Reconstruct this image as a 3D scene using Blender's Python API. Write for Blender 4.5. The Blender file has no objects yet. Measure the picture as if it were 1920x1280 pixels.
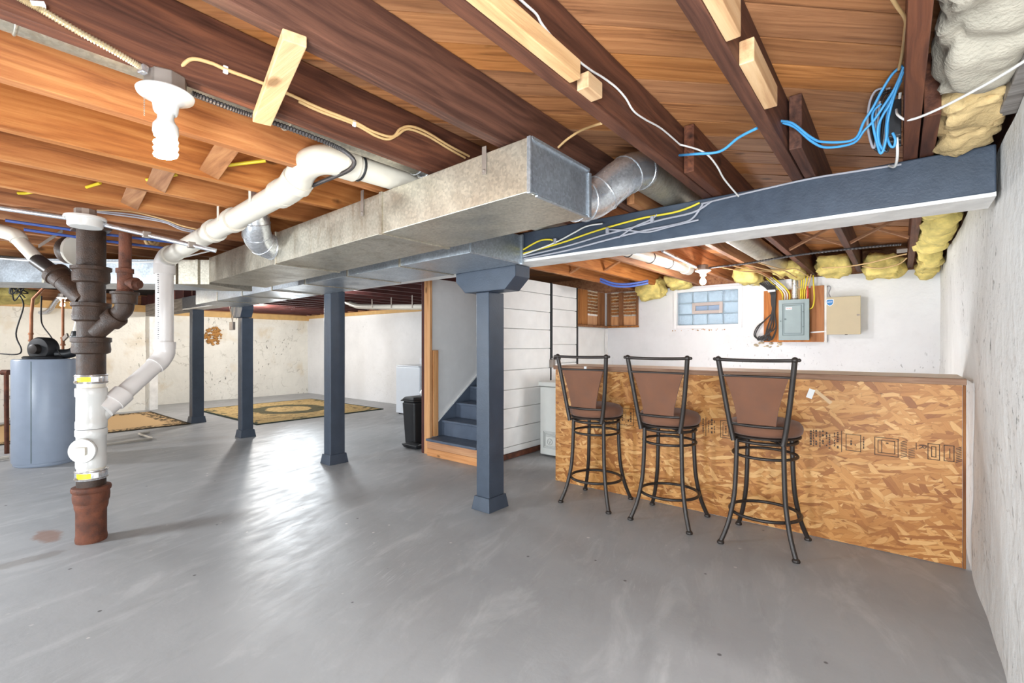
import bpy, bmesh, math, random
from mathutils import Vector, Matrix, noise

random.seed(7)
SC = bpy.context.scene
COL = SC.collection

# ---------------------------------------------------------------- camera, world, lights, exposure
cam_data = bpy.data.cameras.new('camera')
cam_data.sensor_width = 36.0
cam_data.lens = 16.65
cam_data.shift_y = 0.0036
cam_data.clip_start = 0.02
cam = bpy.data.objects.new('camera', cam_data)
cam.location = (0, 0, 1.28)
cam.rotation_euler = (math.radians(90), 0, math.radians(39.19))
COL.objects.link(cam)
SC.camera = cam

SC.view_settings.view_transform = 'Standard'
SC.view_settings.look = 'None'
SC.view_settings.gamma = 1.0
SC.view_settings.use_curve_mapping = False
SC.view_settings.exposure = 0.65

world = bpy.data.worlds.new('daylight')
SC.world = world
world.use_nodes = True
bg = world.node_tree.nodes['Background']
bg.inputs[0].default_value = (0.74, 0.87, 1.0, 1)
bg.inputs[1].default_value = 1.7


def lamp(name, kind, loc, energy, color=(1, 1, 1), size=0.1, target=None):
    d = bpy.data.lights.new(name, kind)
    d.energy = energy
    d.color = color
    if kind == 'AREA':
        d.shape = 'DISK'
        d.size = size
    else:
        d.shadow_soft_size = size
    o = bpy.data.objects.new(name, d)
    o.location = loc
    if target:
        o.rotation_euler = (Vector(target) - Vector(loc)).to_track_quat('-Z', 'Y').to_euler()
    COL.objects.link(o)
    return o


BULB_NEAR = 115.0      # emission of the glowing bulbs
BULB_BACK = 520.0
BULB_LEFT = 500.0
WHITE = (.88, .95, 1.0)
lamp('ceiling_lamp_far_room', 'POINT', (-9.9, 4.1, 1.95), 115, (1.0, 0.97, 0.92), 0.08)
lamp('added_fill_left_room', 'POINT', (-8.2, -0.9, 1.9), 110, (.95, 0.97, 1.0), 0.1)  # unseen fill lamp added to brighten the left side
lamp('added_fill_stairs', 'POINT', (-3.85, 5.6, 2.6), 80, WHITE, 0.1)  # unseen lamp added to lighten the stair wall
lamp('added_fill_behind_bar', 'POINT', (-1.1, 4.75, .75), 34, (.92, .96, 1.0), 0.15)  # added lamp hidden by the bar, lifts the back wall and ceiling
lamp('added_fill_laundry', 'POINT', (-6.3, 3.9, 1.95), 14, WHITE, 0.1)  # unseen lamp added to brighten the laundry end
st_ = lamp('added_spot_far_room', 'SPOT', (-10.9, 5.3, 1.75), 520, WHITE, 0.45, (-2.2, 2.8, .6))  # spot added for the shadows running out of the far room
st_.data.spot_size = math.radians(36)
st_.data.spot_blend = .7
lamp('added_fill_camera', 'AREA', (.12, -.5, 1.45), 50, WHITE, .6, (-2.0, 3.0, 1.2))  # unseen fill light added behind the camera
lamp('added_fill_left', 'AREA', (-5.0, -1.9, 1.3), 80, WHITE, .6, (-2.0, 3.3, .9))  # unseen fill added at the left for bar front and stools
lamp('added_fill_low', 'AREA', (-2.6, -1.3, .2), 45, WHITE, 1.0, (-2.4, 2.4, 1.9))  # added low fill, brightens duct bottoms and beam underside
lamp('added_fill_up', 'AREA', (.1, -.5, .2), 62, WHITE, 1.0, (-1.0, 1.3, 2.3))  # added fill aimed upward, lifts joist undersides and subfloor


# ---------------------------------------------------------------- mesh helpers
class MB:
    """collects verts and faces in world coordinates, build() links ONE mesh object"""

    def __init__(s):
        s.v = []
        s.f = []

    def add(s, vs, fs):
        n = len(s.v)
        s.v += [tuple(p) for p in vs]
        s.f += [tuple(i + n for i in f) for f in fs]
        return s

    def box(s, x0, x1, y0, y1, z0, z1):
        return s.add([(x0, y0, z0), (x1, y0, z0), (x1, y1, z0), (x0, y1, z0),
                      (x0, y0, z1), (x1, y0, z1), (x1, y1, z1), (x0, y1, z1)],
                     [(3, 2, 1, 0), (4, 5, 6, 7), (0, 1, 5, 4), (1, 2, 6, 5), (2, 3, 7, 6), (3, 0, 4, 7)])

    def frustum(s, a, b, z0, z1):
        """a, b = (x0, x1, y0, y1) at z0 and z1"""
        return s.add([(a[0], a[2], z0), (a[1], a[2], z0), (a[1], a[3], z0), (a[0], a[3], z0),
                      (b[0], b[2], z1), (b[1], b[2], z1), (b[1], b[3], z1), (b[0], b[3], z1)],
                     [(3, 2, 1, 0), (4, 5, 6, 7), (0, 1, 5, 4), (1, 2, 6, 5), (2, 3, 7, 6), (3, 0, 4, 7)])

    def bar(s, p, q, w, h, up=(0, 0, 1)):
        """box from p to q, w across, h along up"""
        p = Vector(p); q = Vector(q); d = (q - p).normalized()
        u = Vector(up); sd = d.cross(u).normalized(); u = sd.cross(d).normalized()
        vs = []
        for c in (p, q):
            for a, b in ((-1, -1), (1, -1), (1, 1), (-1, 1)):
                vs.append(c + sd * (a * w / 2) + u * (b * h / 2))
        return s.add(vs, [(0, 1, 2, 3), (7, 6, 5, 4), (0, 4, 5, 1), (1, 5, 6, 2), (2, 6, 7, 3), (3, 7, 4, 0)])

    def prism(s, poly, plane, c0, c1):
        """poly in 2D; plane 'xz' extrudes along y, 'xy' along z, 'yz' along x"""
        def P(a, b, c):
            return {'xz': (a, c, b), 'xy': (a, b, c), 'yz': (c, a, b)}[plane]
        n = len(poly)
        vs = [P(a, b, c0) for a, b in poly] + [P(a, b, c1) for a, b in poly]
        fs = [tuple(range(n)), tuple(range(2 * n - 1, n - 1, -1))]
        fs += [(i, i + n, (i + 1) % n + n, (i + 1) % n) for i in range(n)]
        return s.add(vs, fs)

    def tube(s, pts, r, n=12, caps=True, closed=False):
        pts = [Vector(p) for p in pts]
        m = len(pts)
        R = r if isinstance(r, (list, tuple)) else [r] * m
        tang = []
        for i in range(m):
            if closed:
                t = pts[(i + 1) % m] - pts[i - 1]
            else:
                t = pts[min(i + 1, m - 1)] - pts[max(i - 1, 0)]
            if t.length < 1e-9:
                t = tang[-1] if tang else Vector((0, 0, 1))
            tang.append(t.normalized())
        t0 = tang[0]
        a = Vector((0, 0, 1)) if abs(t0.z) < .9 else Vector((1, 0, 0))
        nrm = (a - t0 * a.dot(t0)).normalized()
        vs = []
        for i in range(m):
            t = tang[i]
            nrm = (nrm - t * nrm.dot(t))
            nrm = nrm.normalized() if nrm.length > 1e-9 else t.orthogonal().normalized()
            b = t.cross(nrm)
            for k in range(n):
                an = 2 * math.pi * k / n
                vs.append(pts[i] + (nrm * math.cos(an) + b * math.sin(an)) * R[i])
        fs = []
        for i in range(m if closed else m - 1):
            j = (i + 1) % m
            for k in range(n):
                l = (k + 1) % n
                fs.append((i * n + k, i * n + l, j * n + l, j * n + k))
        if caps and not closed:
            fs.append(tuple(range(n - 1, -1, -1)))
            fs.append(tuple((m - 1) * n + k for k in range(n)))
        return s.add(vs, fs)

    def cyl(s, p, q, r, n=20, r2=None):
        return s.tube([p, q], [r, r if r2 is None else r2], n)

    def lathe(s, prof, org=(0, 0, 0), axis=(0, 0, 1), n=28):
        """prof = [(r, h)] from bottom to top along axis"""
        ax = Vector(axis).normalized(); o = Vector(org)
        a = ax.orthogonal().normalized(); b = ax.cross(a)
        vs = []
        for r, h in prof:
            for k in range(n):
                an = 2 * math.pi * k / n
                vs.append(o + ax * h + (a * math.cos(an) + b * math.sin(an)) * max(r, 1e-5))
        fs = []
        for i in range(len(prof) - 1):
            for k in range(n):
                l = (k + 1) % n
                fs.append((i * n + k, i * n + l, (i + 1) * n + l, (i + 1) * n + k))
        fs.append(tuple(range(n - 1, -1, -1)))
        fs.append(tuple((len(prof) - 1) * n + k for k in range(n)))
        return s.add(vs, fs)

    def ring(s, c, r, t, n=40, m=8, axis=(0, 0, 1)):
        ax = Vector(axis).normalized(); a = ax.orthogonal().normalized(); b = ax.cross(a); c = Vector(c)
        return s.tube([c + (a * math.cos(2 * math.pi * k / n) + b * math.sin(2 * math.pi * k / n)) * r for k in range(n)],
                      t, m, closed=True)

    def ball(s, c, r, n=12, sz=1.0):
        prof = [(r * math.sin(math.pi * i / 8), -r * sz * math.cos(math.pi * i / 8)) for i in range(9)]
        return s.lathe(prof, c, n=n)

    def build(s, name, m, parent=None, smooth=0, bevel=0, world=True, seg=2):
        me = bpy.data.meshes.new(name)
        off = Vector((0, 0, 0))
        if parent is not None and world:
            p = parent
            while p:
                off += p.location
                p = p.parent
        me.from_pydata([tuple(Vector(p) - off) for p in s.v], [], s.f)
        me.validate()
        bm = bmesh.new(); bm.from_mesh(me)
        bmesh.ops.recalc_face_normals(bm, faces=bm.faces)
        bm.to_mesh(me); bm.free()
        if smooth:
            for p in me.polygons:
                p.use_smooth = True
            me.set_sharp_from_angle(angle=math.radians(smooth))
        me.materials.append(m)
        o = bpy.data.objects.new(name, me)
        COL.objects.link(o)
        if parent is not None:
            o.parent = parent
        if bevel:
            md = o.modifiers.new('bevel', 'BEVEL')
            md.width = bevel; md.segments = seg; md.limit_method = 'ANGLE'; md.angle_limit = math.radians(40)
            md.harden_normals = False
        return o


def tag(o, label=None, cat=None, group=None, kind=None):
    if label: o['label'] = label
    if cat: o['category'] = cat
    if group: o['group'] = group
    if kind: o['kind'] = kind
    return o


def thing(name, label, cat, loc=(0, 0, 0), group=None):
    o = bpy.data.objects.new(name, None)
    o.empty_display_size = 0.1
    o.location = loc
    COL.objects.link(o)
    return tag(o, label, cat, group)


def setting(name, loc=(0, 0, 0)):
    o = bpy.data.objects.new(name, None)
    o.empty_display_size = 0.1
    o.location = loc
    COL.objects.link(o)
    o['kind'] = 'structure'
    return o


def copy_tree(o, parent=None):
    c = o.copy()
    COL.objects.link(c)
    if parent is not None:
        c.parent = parent
    for ch in list(o.children):
        copy_tree(ch, c)
    return c


def smooth_path(pts, k=6, closed=False):
    """Catmull-Rom through pts"""
    P = [Vector(p) for p in pts]
    n = len(P)
    out = []
    for i in range(n - 1):
        p0 = P[max(i - 1, 0)]; p1 = P[i]; p2 = P[i + 1]; p3 = P[min(i + 2, n - 1)]
        for j in range(k):
            t = j / k
            out.append(0.5 * ((2 * p1) + (p2 - p0) * t + (2 * p0 - 5 * p1 + 4 * p2 - p3) * t * t
                              + (3 * p1 - p0 - 3 * p2 + p3) * t * t * t))
    out.append(P[-1])
    return out


def fillet(pts, rad, k=6):
    """polyline with its inner corners rounded"""
    P = [Vector(p) for p in pts]
    out = [P[0]]
    for i in range(1, len(P) - 1):
        a = (P[i - 1] - P[i]); b = (P[i + 1] - P[i])
        r = min(rad, a.length * .48, b.length * .48)
        s = P[i] + a.normalized() * r; e = P[i] + b.normalized() * r
        for j in range(k + 1):
            t = j / k
            out.append(s.lerp(P[i], t).lerp(P[i].lerp(e, t), t))
    out.append(P[-1])
    return out


def text_mesh(body, size, thick=0.0005):
    cu = bpy.data.curves.new('lettering', 'FONT')
    cu.body = body; cu.size = size; cu.align_x = 'CENTER'; cu.align_y = 'CENTER'; cu.extrude = thick
    o = bpy.data.objects.new('lettering', cu)
    COL.objects.link(o)
    dg = bpy.context.evaluated_depsgraph_get()
    me = bpy.data.meshes.new_from_object(o.evaluated_get(dg))
    bpy.data.objects.remove(o)
    return [tuple(v.co) for v in me.vertices], [tuple(p.vertices) for p in me.polygons]


# ---------------------------------------------------------------- materials
class NT:
    def __init__(s, name):
        s.m = bpy.data.materials.new(name)
        s.m.use_nodes = True
        s.t = s.m.node_tree
        s.b = s.t.nodes['Principled BSDF']

    def n(s, typ, ins=None, **props):
        nd = s.t.nodes.new(typ)
        for k, v in props.items():
            setattr(nd, k, v)
        for k, v in (ins or {}).items():
            s.set(nd.inputs[k], v)
        return nd

    def set(s, sock, v):
        if isinstance(v, bpy.types.NodeSocket):
            s.t.links.new(v, sock)
        elif isinstance(v, (tuple, list)) and sock.type == 'RGBA' and len(v) == 3:
            sock.default_value = (*v, 1)
        else:
            sock.default_value = v

    def coords(s, scale=(1, 1, 1), rot=(0, 0, 0), rand=0.0):
        tc = s.n('ShaderNodeTexCoord').outputs['Object']
        if rand:
            oi = s.n('ShaderNodeObjectInfo').outputs['Random']
            sc = s.n('ShaderNodeMath', {0: oi, 1: rand}, operation='MULTIPLY').outputs[0]
            tc = s.n('ShaderNodeVectorMath', {0: tc, 1: sc}, operation='ADD').outputs[0]
        return s.n('ShaderNodeMapping', {'Vector': tc, 'Scale': scale, 'Rotation': rot}).outputs[0]

    def noise(s, vec, scale=5, detail=4, rough=.55, dist=0.0, out='Fac'):
        return s.n('ShaderNodeTexNoise', {'Vector': vec, 'Scale': scale, 'Detail': detail, 'Roughness': rough,
                                          'Distortion': dist}).outputs[out]

    def voro(s, vec, scale=5, feature='F1', out='Distance', rnd=1.0):
        return s.n('ShaderNodeTexVoronoi', {'Vector': vec, 'Scale': scale, 'Randomness': rnd}, feature=feature).outputs[out]

    def ramp(s, fac, stops, interp='LINEAR'):
        r = s.n('ShaderNodeValToRGB', {'Fac': fac})
        cr = r.color_ramp
        cr.interpolation = interp
        while len(cr.elements) < len(stops):
            cr.elements.new(0.5)
        for e, (p, c) in zip(cr.elements, stops):
            e.position = p
            if not isinstance(c, (tuple, list)):
                c = (c, c, c)
            e.color = (*c, 1)
        return r.outputs[0]

    def mix(s, fac, a, b, mode='MIX'):
        nd = s.n('ShaderNodeMix', data_type='RGBA', blend_type=mode)
        s.set(nd.inputs[0], fac); s.set(nd.inputs[6], a); s.set(nd.inputs[7], b)
        return nd.outputs[2]

    def math(s, op, a, b=0.0, c=0.0):
        return s.n('ShaderNodeMath', {0: a, 1: b, 2: c}, operation=op).outputs[0]

    def bump(s, h, strength=.3, dist=.01):
        return s.n('ShaderNodeBump', {'Height': h, 'Strength': strength, 'Distance': dist}).outputs[0]

    def done(s, col=None, rough=None, metal=None, normal=None, **kw):
        for k, v in (('Base Color', col), ('Roughness', rough), ('Metallic', metal), ('Normal', normal)):
            if v is not None:
                s.set(s.b.inputs[k], v)
        for k, v in kw.items():
            s.set(s.b.inputs[k.replace('_', ' ')], v)
        return s.m


def srgb(r, g, b):
    f = lambda c: (c / 255 / 12.92) if c / 255 <= .04045 else ((c / 255 + .055) / 1.055) ** 2.4
    return (f(r), f(g), f(b))


def plain(name, col, rough=.5, metal=0.0, var=.12, scale=9, bumps=0.0, rand=0.0, **kw):
    """one colour with slight mottling"""
    t = NT(name)
    c = t.coords(rand=rand)
    f = t.noise(c, scale, 5)
    lo = tuple(x * (1 - var) for x in col); hi = tuple(min(1, x * (1 + var)) for x in col)
    colr = t.ramp(f, [(.3, lo), (.7, hi)])
    nrm = t.bump(t.noise(c, scale * 8, 4), bumps, .004) if bumps else None
    r = t.ramp(t.noise(c, scale * 2, 3), [(.3, max(0, rough - (.07 if rough > .4 else .015))), (.7, min(1, rough + (.07 if rough > .4 else .015)))])
    return t.done(colr, r, metal, nrm, **kw)


def wood(name, dark, mid, light, axis='y', rot=0.0, knots=True, rough=.62, fine=1.0, blotch=.35):
    """grain along axis; every board differs through its own random offset"""
    t = NT(name)
    sc = {'x': (.5, 17, 17), 'y': (17, .5, 17), 'z': (17, 17, .5)}[axis]
    sc = tuple(a * fine for a in sc)
    c0 = t.coords(rand=37.0, rot=(0, 0, rot))
    c = t.n('ShaderNodeMapping', {'Vector': c0, 'Scale': sc}).outputs[0]
    warp = t.noise(c0, 1.3, 2, out='Color')
    cw = t.n('ShaderNodeVectorMath', {0: c, 1: t.n('ShaderNodeVectorMath', {0: warp, 'Scale': 1.3}, operation='SCALE').outputs[0]}, operation='ADD').outputs[0]
    fac = t.noise(cw, 1.6, 7, .68, .25)
    ringy = t.math('SINE', t.math('MULTIPLY', t.noise(cw, .5, 2, .4), 70.0))
    fac2 = t.math('MULTIPLY_ADD', ringy, .055, fac)
    col = t.ramp(fac2, [(.26, dark), (.47, mid), (.74, light)])
    sc2 = {'x': (.35, 1, 1), 'y': (1, .35, 1), 'z': (1, 1, .35)}[axis]
    big = t.noise(t.n('ShaderNodeMapping', {'Vector': c0, 'Scale': sc2}).outputs[0], 3.2, 3)
    col = t.mix(t.ramp(big, [(.3, blotch), (.62, 0.0)]), col, tuple(x * .55 for x in dark))
    oi = t.n('ShaderNodeObjectInfo').outputs['Random']
    hv = t.n('ShaderNodeHueSaturation', {'Color': col, 'Value': t.math('MULTIPLY_ADD', oi, .3, .85),
                                         'Saturation': t.math('MULTIPLY_ADD', oi, .15, .87)}).outputs[0]
    col = hv
    h = fac2
    if knots:
        k = t.voro(t.n('ShaderNodeMapping', {'Vector': c0, 'Scale': {'x': (1, 2.2, 2.2), 'y': (2.2, 1, 2.2), 'z': (2.2, 2.2, 1)}[axis]}).outputs[0], 2.0)
        km = t.ramp(t.math('ADD', k, t.math('MULTIPLY', t.math('SUBTRACT', t.noise(c0, 30, 3), .5), .06)), [(.05, 1.0), (.10, 0.0)])
        col = t.mix(t.math('MULTIPLY', km, .75), col, tuple(x * .28 for x in dark))
    fine_ = t.noise(c, 9, 3)
    nrm = t.bump(t.math('ADD', fine_, h), .35, .003)
    return t.done(col, rough, 0.0, nrm, Specular_IOR_Level=.3)


def wall_paint(name, base, speck=.5, stain=.0, crack=.0, rough=.72, bump=.5, scale=1.0, spec_scale=34, cover=.5):
    t = NT(name)
    c = t.coords()
    big = t.noise(c, 1.1 * scale, 5, .6)
    col = t.ramp(big, [(.3, tuple(x * .86 for x in base)), (.6, base), (.8, tuple(min(1, x * 1.04) for x in base))])
    mid = t.noise(c, 7 * scale, 5, .65)
    col = t.mix(t.ramp(mid, [(.55, 0.0), (.75, .25)]), col, tuple(x * .72 for x in base))
    if stain:
        sm = t.math('MULTIPLY', t.ramp(t.noise(c, 1.5, 4, .6, .4), [(.53, 0.0), (.66, 1.0)]), stain)
        col = t.mix(sm, col, (.58, .43, .22))
    # flaked spots where older dark layers show
    reg = t.ramp(t.noise(c, 1.25 * scale, 3, .5, .3), [(cover, 0.0), (cover + .13, 1.0)])
    v = t.n('ShaderNodeMapping', {'Vector': c, 'Scale': (1, 1, .55)}).outputs[0]
    sp = t.ramp(t.noise(v, spec_scale, 5, .7, .5), [(.62, 0.0), (.66, 1.0)])
    sm = t.math('MULTIPLY', t.math('MULTIPLY', reg, sp), speck)
    col = t.mix(sm, col, (.09, .085, .075))
    h = t.math('SUBTRACT', t.math('ADD', t.noise(c, 14, 6, .6), t.math('MULTIPLY', t.noise(c, 3.2, 4), 2.0)), t.math('MULTIPLY', sm, 1.2))
    if crack:
        w = t.n('ShaderNodeVectorMath', {0: c, 1: t.n('ShaderNodeVectorMath', {0: t.noise(c, 3.0, 4, out='Color'), 'Scale': .5}, operation='SCALE').outputs[0]}, operation='ADD').outputs[0]
        e = t.voro(t.n('ShaderNodeMapping', {'Vector': w, 'Scale': (1, 1, 1.5)}).outputs[0], 1.15, 'DISTANCE_TO_EDGE')
        cm = t.math('MULTIPLY', t.ramp(e, [(.004, 1.0), (.013, 0.0)]), t.ramp(t.noise(c, 2.3, 3), [(.47, 0.0), (.57, crack)]))
        col = t.mix(cm, col, (.16, .13, .09))
    return t.done(col, rough, 0.0, t.bump(h, bump, .012), Specular_IOR_Level=.25)


def concrete():
    t = NT('painted_concrete')
    c = t.coords()
    r0 = t.n('ShaderNodeMapping', {'Vector': c, 'Rotation': (0, 0, -.3)}).outputs[0]
    r1 = t.n('ShaderNodeMapping', {'Vector': r0, 'Scale': (2.7, .9, 1)}).outputs[0]
    big = t.noise(c, .7, 5, .6)
    col = t.ramp(big, [(.28, srgb(148, 149, 151)), (.52, srgb(162, 163, 165)), (.75, srgb(172, 173, 175))])
    strk = t.noise(r1, 1.8, 7, .66, .8)
    col = t.mix(t.ramp(strk, [(.52, 0.0), (.74, .6)]), col, srgb(196, 197, 198))
    col = t.mix(t.ramp(t.noise(r1, 2.6, 6, .7, .5), [(.28, .3), (.46, 0.0)]), col, srgb(134, 134, 135))
    brush = t.noise(t.n('ShaderNodeMapping', {'Vector': r0, 'Scale': (26, 3, 1)}).outputs[0], 2.0, 4, .6, 1.2)
    bm = t.math('MULTIPLY', t.ramp(brush, [(.55, 0.0), (.7, 1.0)]), t.ramp(t.noise(c, 1.0, 3), [(.52, 0.0), (.68, .35)]))
    col = t.mix(bm, col, srgb(206, 207, 208))
    # paint drips and chips
    sp = t.voro(c, 7.0)
    big_reg = t.ramp(t.noise(c, .9, 2), [(.5, 0.0), (.6, 1.0)])
    chip = t.math('MULTIPLY', t.ramp(t.math('ADD', sp, t.math('MULTIPLY', t.noise(c, 45, 3), .09)), [(.10, 1.0), (.12, 0.0)]), big_reg)
    col = t.mix(t.math('MULTIPLY', chip, .8), col, srgb(224, 220, 214))
    dk = t.math('MULTIPLY', t.ramp(t.voro(t.n('ShaderNodeMapping', {'Vector': c, 'Location': (3.3, 1.7, 0)}).outputs[0], 4.2), [(.028, 1.0), (.045, 0.0)]), .8)
    col = t.mix(dk, col, srgb(70, 68, 66))
    # rust bleed beside the soil stack and a damp tongue in front of it
    def spot(cx, cy, rx, ry, rot, r0=.6):
        mp = t.n('ShaderNodeMapping', {'Vector': c, 'Location': (-cx, -cy, 0)}).outputs[0]
        mp = t.n('ShaderNodeMapping', {'Vector': mp, 'Rotation': (0, 0, rot), 'Scale': (1 / rx, 1 / ry, 0)}).outputs[0]
        ln = t.n('ShaderNodeVectorMath', {0: mp}, operation='LENGTH').outputs['Value']
        return t.ramp(t.math('ADD', ln, t.math('MULTIPLY', t.noise(c, 6, 5, .7), .9)), [(r0 + .2, 1.0), (r0 + .75, 0.0)])
    col = t.mix(t.math('MULTIPLY', spot(-4.42, .50, .30, .14, 0), .6), col, srgb(140, 92, 62))
    col = t.mix(t.math('MULTIPLY', spot(-4.02, .36, .12, .40, 0), .45), col, srgb(120, 112, 105))
    rough = t.ramp(t.noise(r1, 3.5, 5, .6), [(.3, .36), (.7, .56)])
    hh = t.math('ADD', t.noise(c, 22, 5, .6), t.math('MULTIPLY', t.noise(c, 2.1, 3), 1.5))
    return t.done(col, rough, 0.0, t.bump(hh, .16, .006), Specular_IOR_Level=.28)


def galvanised(name, base=(.60, .63, .66), rough=.36, dirt=0.0):
    t = NT(name)
    c = t.coords()
    sp = t.n('ShaderNodeSeparateColor', {0: t.voro(c, 95, out='Color')}).outputs[0]
    col = t.mix(sp, tuple(x * .82 for x in base), tuple(min(1, x * 1.12) for x in base))
    big = t.noise(c, 2.4, 4)
    col = t.mix(t.ramp(big, [(.4, 0.0), (.7, .3)]), col, tuple(x * .6 for x in base))
    if dirt:
        st = t.noise(t.n('ShaderNodeMapping', {'Vector': c, 'Scale': (2.5, 2.5, .7)}).outputs[0], 5, 6, .7)
        col = t.mix(t.ramp(st, [(.5, 0.0), (.66, dirt)]), col, (.28, .22, .15))
    r = t.ramp(t.noise(c, 6, 4), [(.3, rough - .08), (.7, rough + .1)])
    return t.done(col, r, .8, t.bump(sp, .06, .001))


def osb():
    t = NT('osb_board')
    tc = t.coords()
    warp = t.noise(tc, 6, 3, out='Color')
    cols = None
    hs = None
    stops = [(.0, srgb(112, 64, 26)), (.2, srgb(156, 96, 44)), (.5, srgb(188, 128, 66)), (.75, srgb(208, 152, 88)), (1.0, srgb(232, 188, 128))]
    for i, (rot, sx, sz, off) in enumerate(((.08, 6.5, 42, 0), (-.22, 7, 40, 3.1), (.6, 8, 34, 7.7), (-.9, 9, 32, 11.3), (.15, 5.5, 46, 5.9))):
        m = t.n('ShaderNodeMapping', {'Vector': tc, 'Rotation': (0, rot, 0), 'Location': (off, 0, off)}).outputs[0]
        m = t.n('ShaderNodeVectorMath', {0: m, 1: t.n('ShaderNodeVectorMath', {0: warp, 'Scale': .05}, operation='SCALE').outputs[0]}, operation='ADD').outputs[0]
        m = t.n('ShaderNodeMapping', {'Vector': m, 'Scale': (sx * 1.25, .01, sz * 1.2)}).outputs[0]
        vc = t.n('ShaderNodeSeparateColor', {0: t.voro(m, 1.0, out='Color')})
        grain = t.noise(t.n('ShaderNodeMapping', {'Vector': m, 'Scale': (.7, 1, 4)}).outputs[0], 2.5, 3)
        f = t.math('MULTIPLY_ADD', grain, .34, t.math('MULTIPLY', vc.outputs[0], .72))
        ci = t.ramp(f, stops)
        ed = t.voro(m, 1.0, 'DISTANCE_TO_EDGE')
        ci = t.mix(t.ramp(ed, [(.0, .32), (.05, 0.0)]), ci, srgb(104, 60, 24))
        if cols is None:
            cols, hs = ci, vc.outputs[0]
        else:
            # a flake of this layer shows where its own random value is high
            msk = t.ramp(vc.outputs[1], [(.55 + .05 * i, 0.0), (.58 + .05 * i, 1.0)])
            cols = t.mix(msk, cols, ci)
            hs = t.mix(msk, hs, vc.outputs[0])
    dk = t.math('MULTIPLY', t.ramp(t.noise(t.n('ShaderNodeMapping', {'Vector': tc, 'Scale': (1, 1, 2.2)}).outputs[0], 24, 3, .6), [(.67, 0.0), (.73, .7)]), 1.0)
    cols = t.mix(dk, cols, srgb(80, 44, 18))
    cols = t.mix(t.ramp(t.noise(tc, 1.6, 3), [(.45, 0.0), (.7, .25)]), cols, srgb(150, 92, 40))
    return t.done(cols, .45, 0.0, t.bump(hs, .35, .002), Specular_IOR_Level=.4)


def emitter(name, col, strength):
    t = NT(name)
    return t.done((.9, .9, .88), .4, 0.0, None, Emission_Color=col, Emission_Strength=strength)


def rug_mat(name, field, border, accent, w, l, medallion):
    """w, l: half sizes; woven border bands and scrolling motifs"""
    t = NT(name)
    c = t.coords()
    s = t.n('ShaderNodeSeparateXYZ', {0: c})
    ax = t.math('DIVIDE', t.math('ABSOLUTE', s.outputs[0]), w)
    ay = t.math('DIVIDE', t.math('ABSOLUTE', s.outputs[1]), l)
    # distance from the edge in metres
    ed = t.math('MINIMUM', t.math('MULTIPLY', t.math('SUBTRACT', 1.0, ax), w), t.math('MULTIPLY', t.math('SUBTRACT', 1.0, ay), l))
    scroll = t.ramp(t.noise(c, 9, 3, .5, 1.6), [(.45, 0.0), (.5, 1.0), (.56, 0.0)])
    blots = t.ramp(t.noise(c, 6, 3, .5, .6), [(.56, 0.0), (.62, 1.0)])
    col = t.mix(t.math('MULTIPLY', scroll, .75), field, accent)
    if medallion:
        col = t.mix(t.math('MULTIPLY', blots, .5), col, border)
        el = t.math('SQRT', t.math('ADD', t.math('POWER', t.math('MULTIPLY', ax, 1.75), 2.0), t.math('POWER', t.math('MULTIPLY', ay, 1.75), 2.0)))
        el = t.math('ADD', el, t.math('MULTIPLY', t.math('SUBTRACT', t.noise(c, 3, 2), .5), .3))
        rg = t.ramp(el, [(.55, 0.0), (.6, 1.0), (.9, 1.0), (.97, 0.0)])
        col = t.mix(t.math('MULTIPLY', rg, .85), col, border)
    band = t.ramp(ed, [(.0, 1.0), (.045, 1.0), (.05, 0.0)], 'CONSTANT')
    inner = t.ramp(t.math('DIVIDE', ed, .5), [(.0, 0.0), (.1, 1.0), (.5 if not medallion else .42, 0.0)], 'CONSTANT')
    bcol = t.mix(t.ramp(t.noise(c, 13, 3, .5, 1.2), [(.46, 0.0), (.54, 1.0)]), border, field if not medallion else tuple(x * .9 for x in field))
    col = t.mix(inner, col, bcol if not medallion else t.mix(blots, tuple(x * .92 for x in field), border))
    col = t.mix(band, col, border)
    return t.done(col, .95, 0.0, t.bump(t.noise(c, 160, 2), .4, .004), Specular_IOR_Level=.1)


FLOOR_M = concrete()
WALL_R = wall_paint('rough_white_masonry', srgb(226, 226, 224), speck=.85, crack=.25, bump=1.0, scale=1.15, spec_scale=30, cover=.46)
WALL_B = wall_paint('white_parged_wall', srgb(232, 233, 235), speck=.55, bump=.35, scale=.8, spec_scale=42)
WALL_F = wall_paint('stained_white_stone', srgb(236, 233, 224), speck=.95, stain=.36, crack=.3, bump=.9, scale=1.0, spec_scale=20)
DRYWALL = plain('drywall', srgb(226, 226, 226), .8, var=.03)
PLANK_W = plain('white_painted_board', srgb(232, 232, 230), .55, var=.05, scale=6, bumps=.15, rand=9.0)
PAINT_BG = plain('blue_gray_paint', srgb(61, 71, 85), .42, var=.12, scale=11, bumps=.25)
PAINT_PALE = plain('worn_pale_paint', srgb(226, 225, 222), .6, var=.16, scale=7, bumps=.3)
PAINT_STAIR = plain('slate_stair_paint', srgb(84, 95, 112), .45, var=.12, scale=8, bumps=.15)
JOIST_SHADED = wood('shaded_old_fir_joist', srgb(58, 33, 24), srgb(86, 51, 37), srgb(122, 75, 52), 'y', blotch=.18)  # same fir as the orange joists, shade put into the colour
JOIST_LIT = wood('lit_fir_joist', srgb(118, 68, 34), srgb(170, 106, 56), srgb(198, 138, 80), 'y', blotch=.25)  # same fir as the dark joists, warm bulb light put into the colour
JOIST_RED = plain('oxblood_stained_joist', srgb(78, 38, 34), .7, var=.3, scale=5, rand=5)
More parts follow.
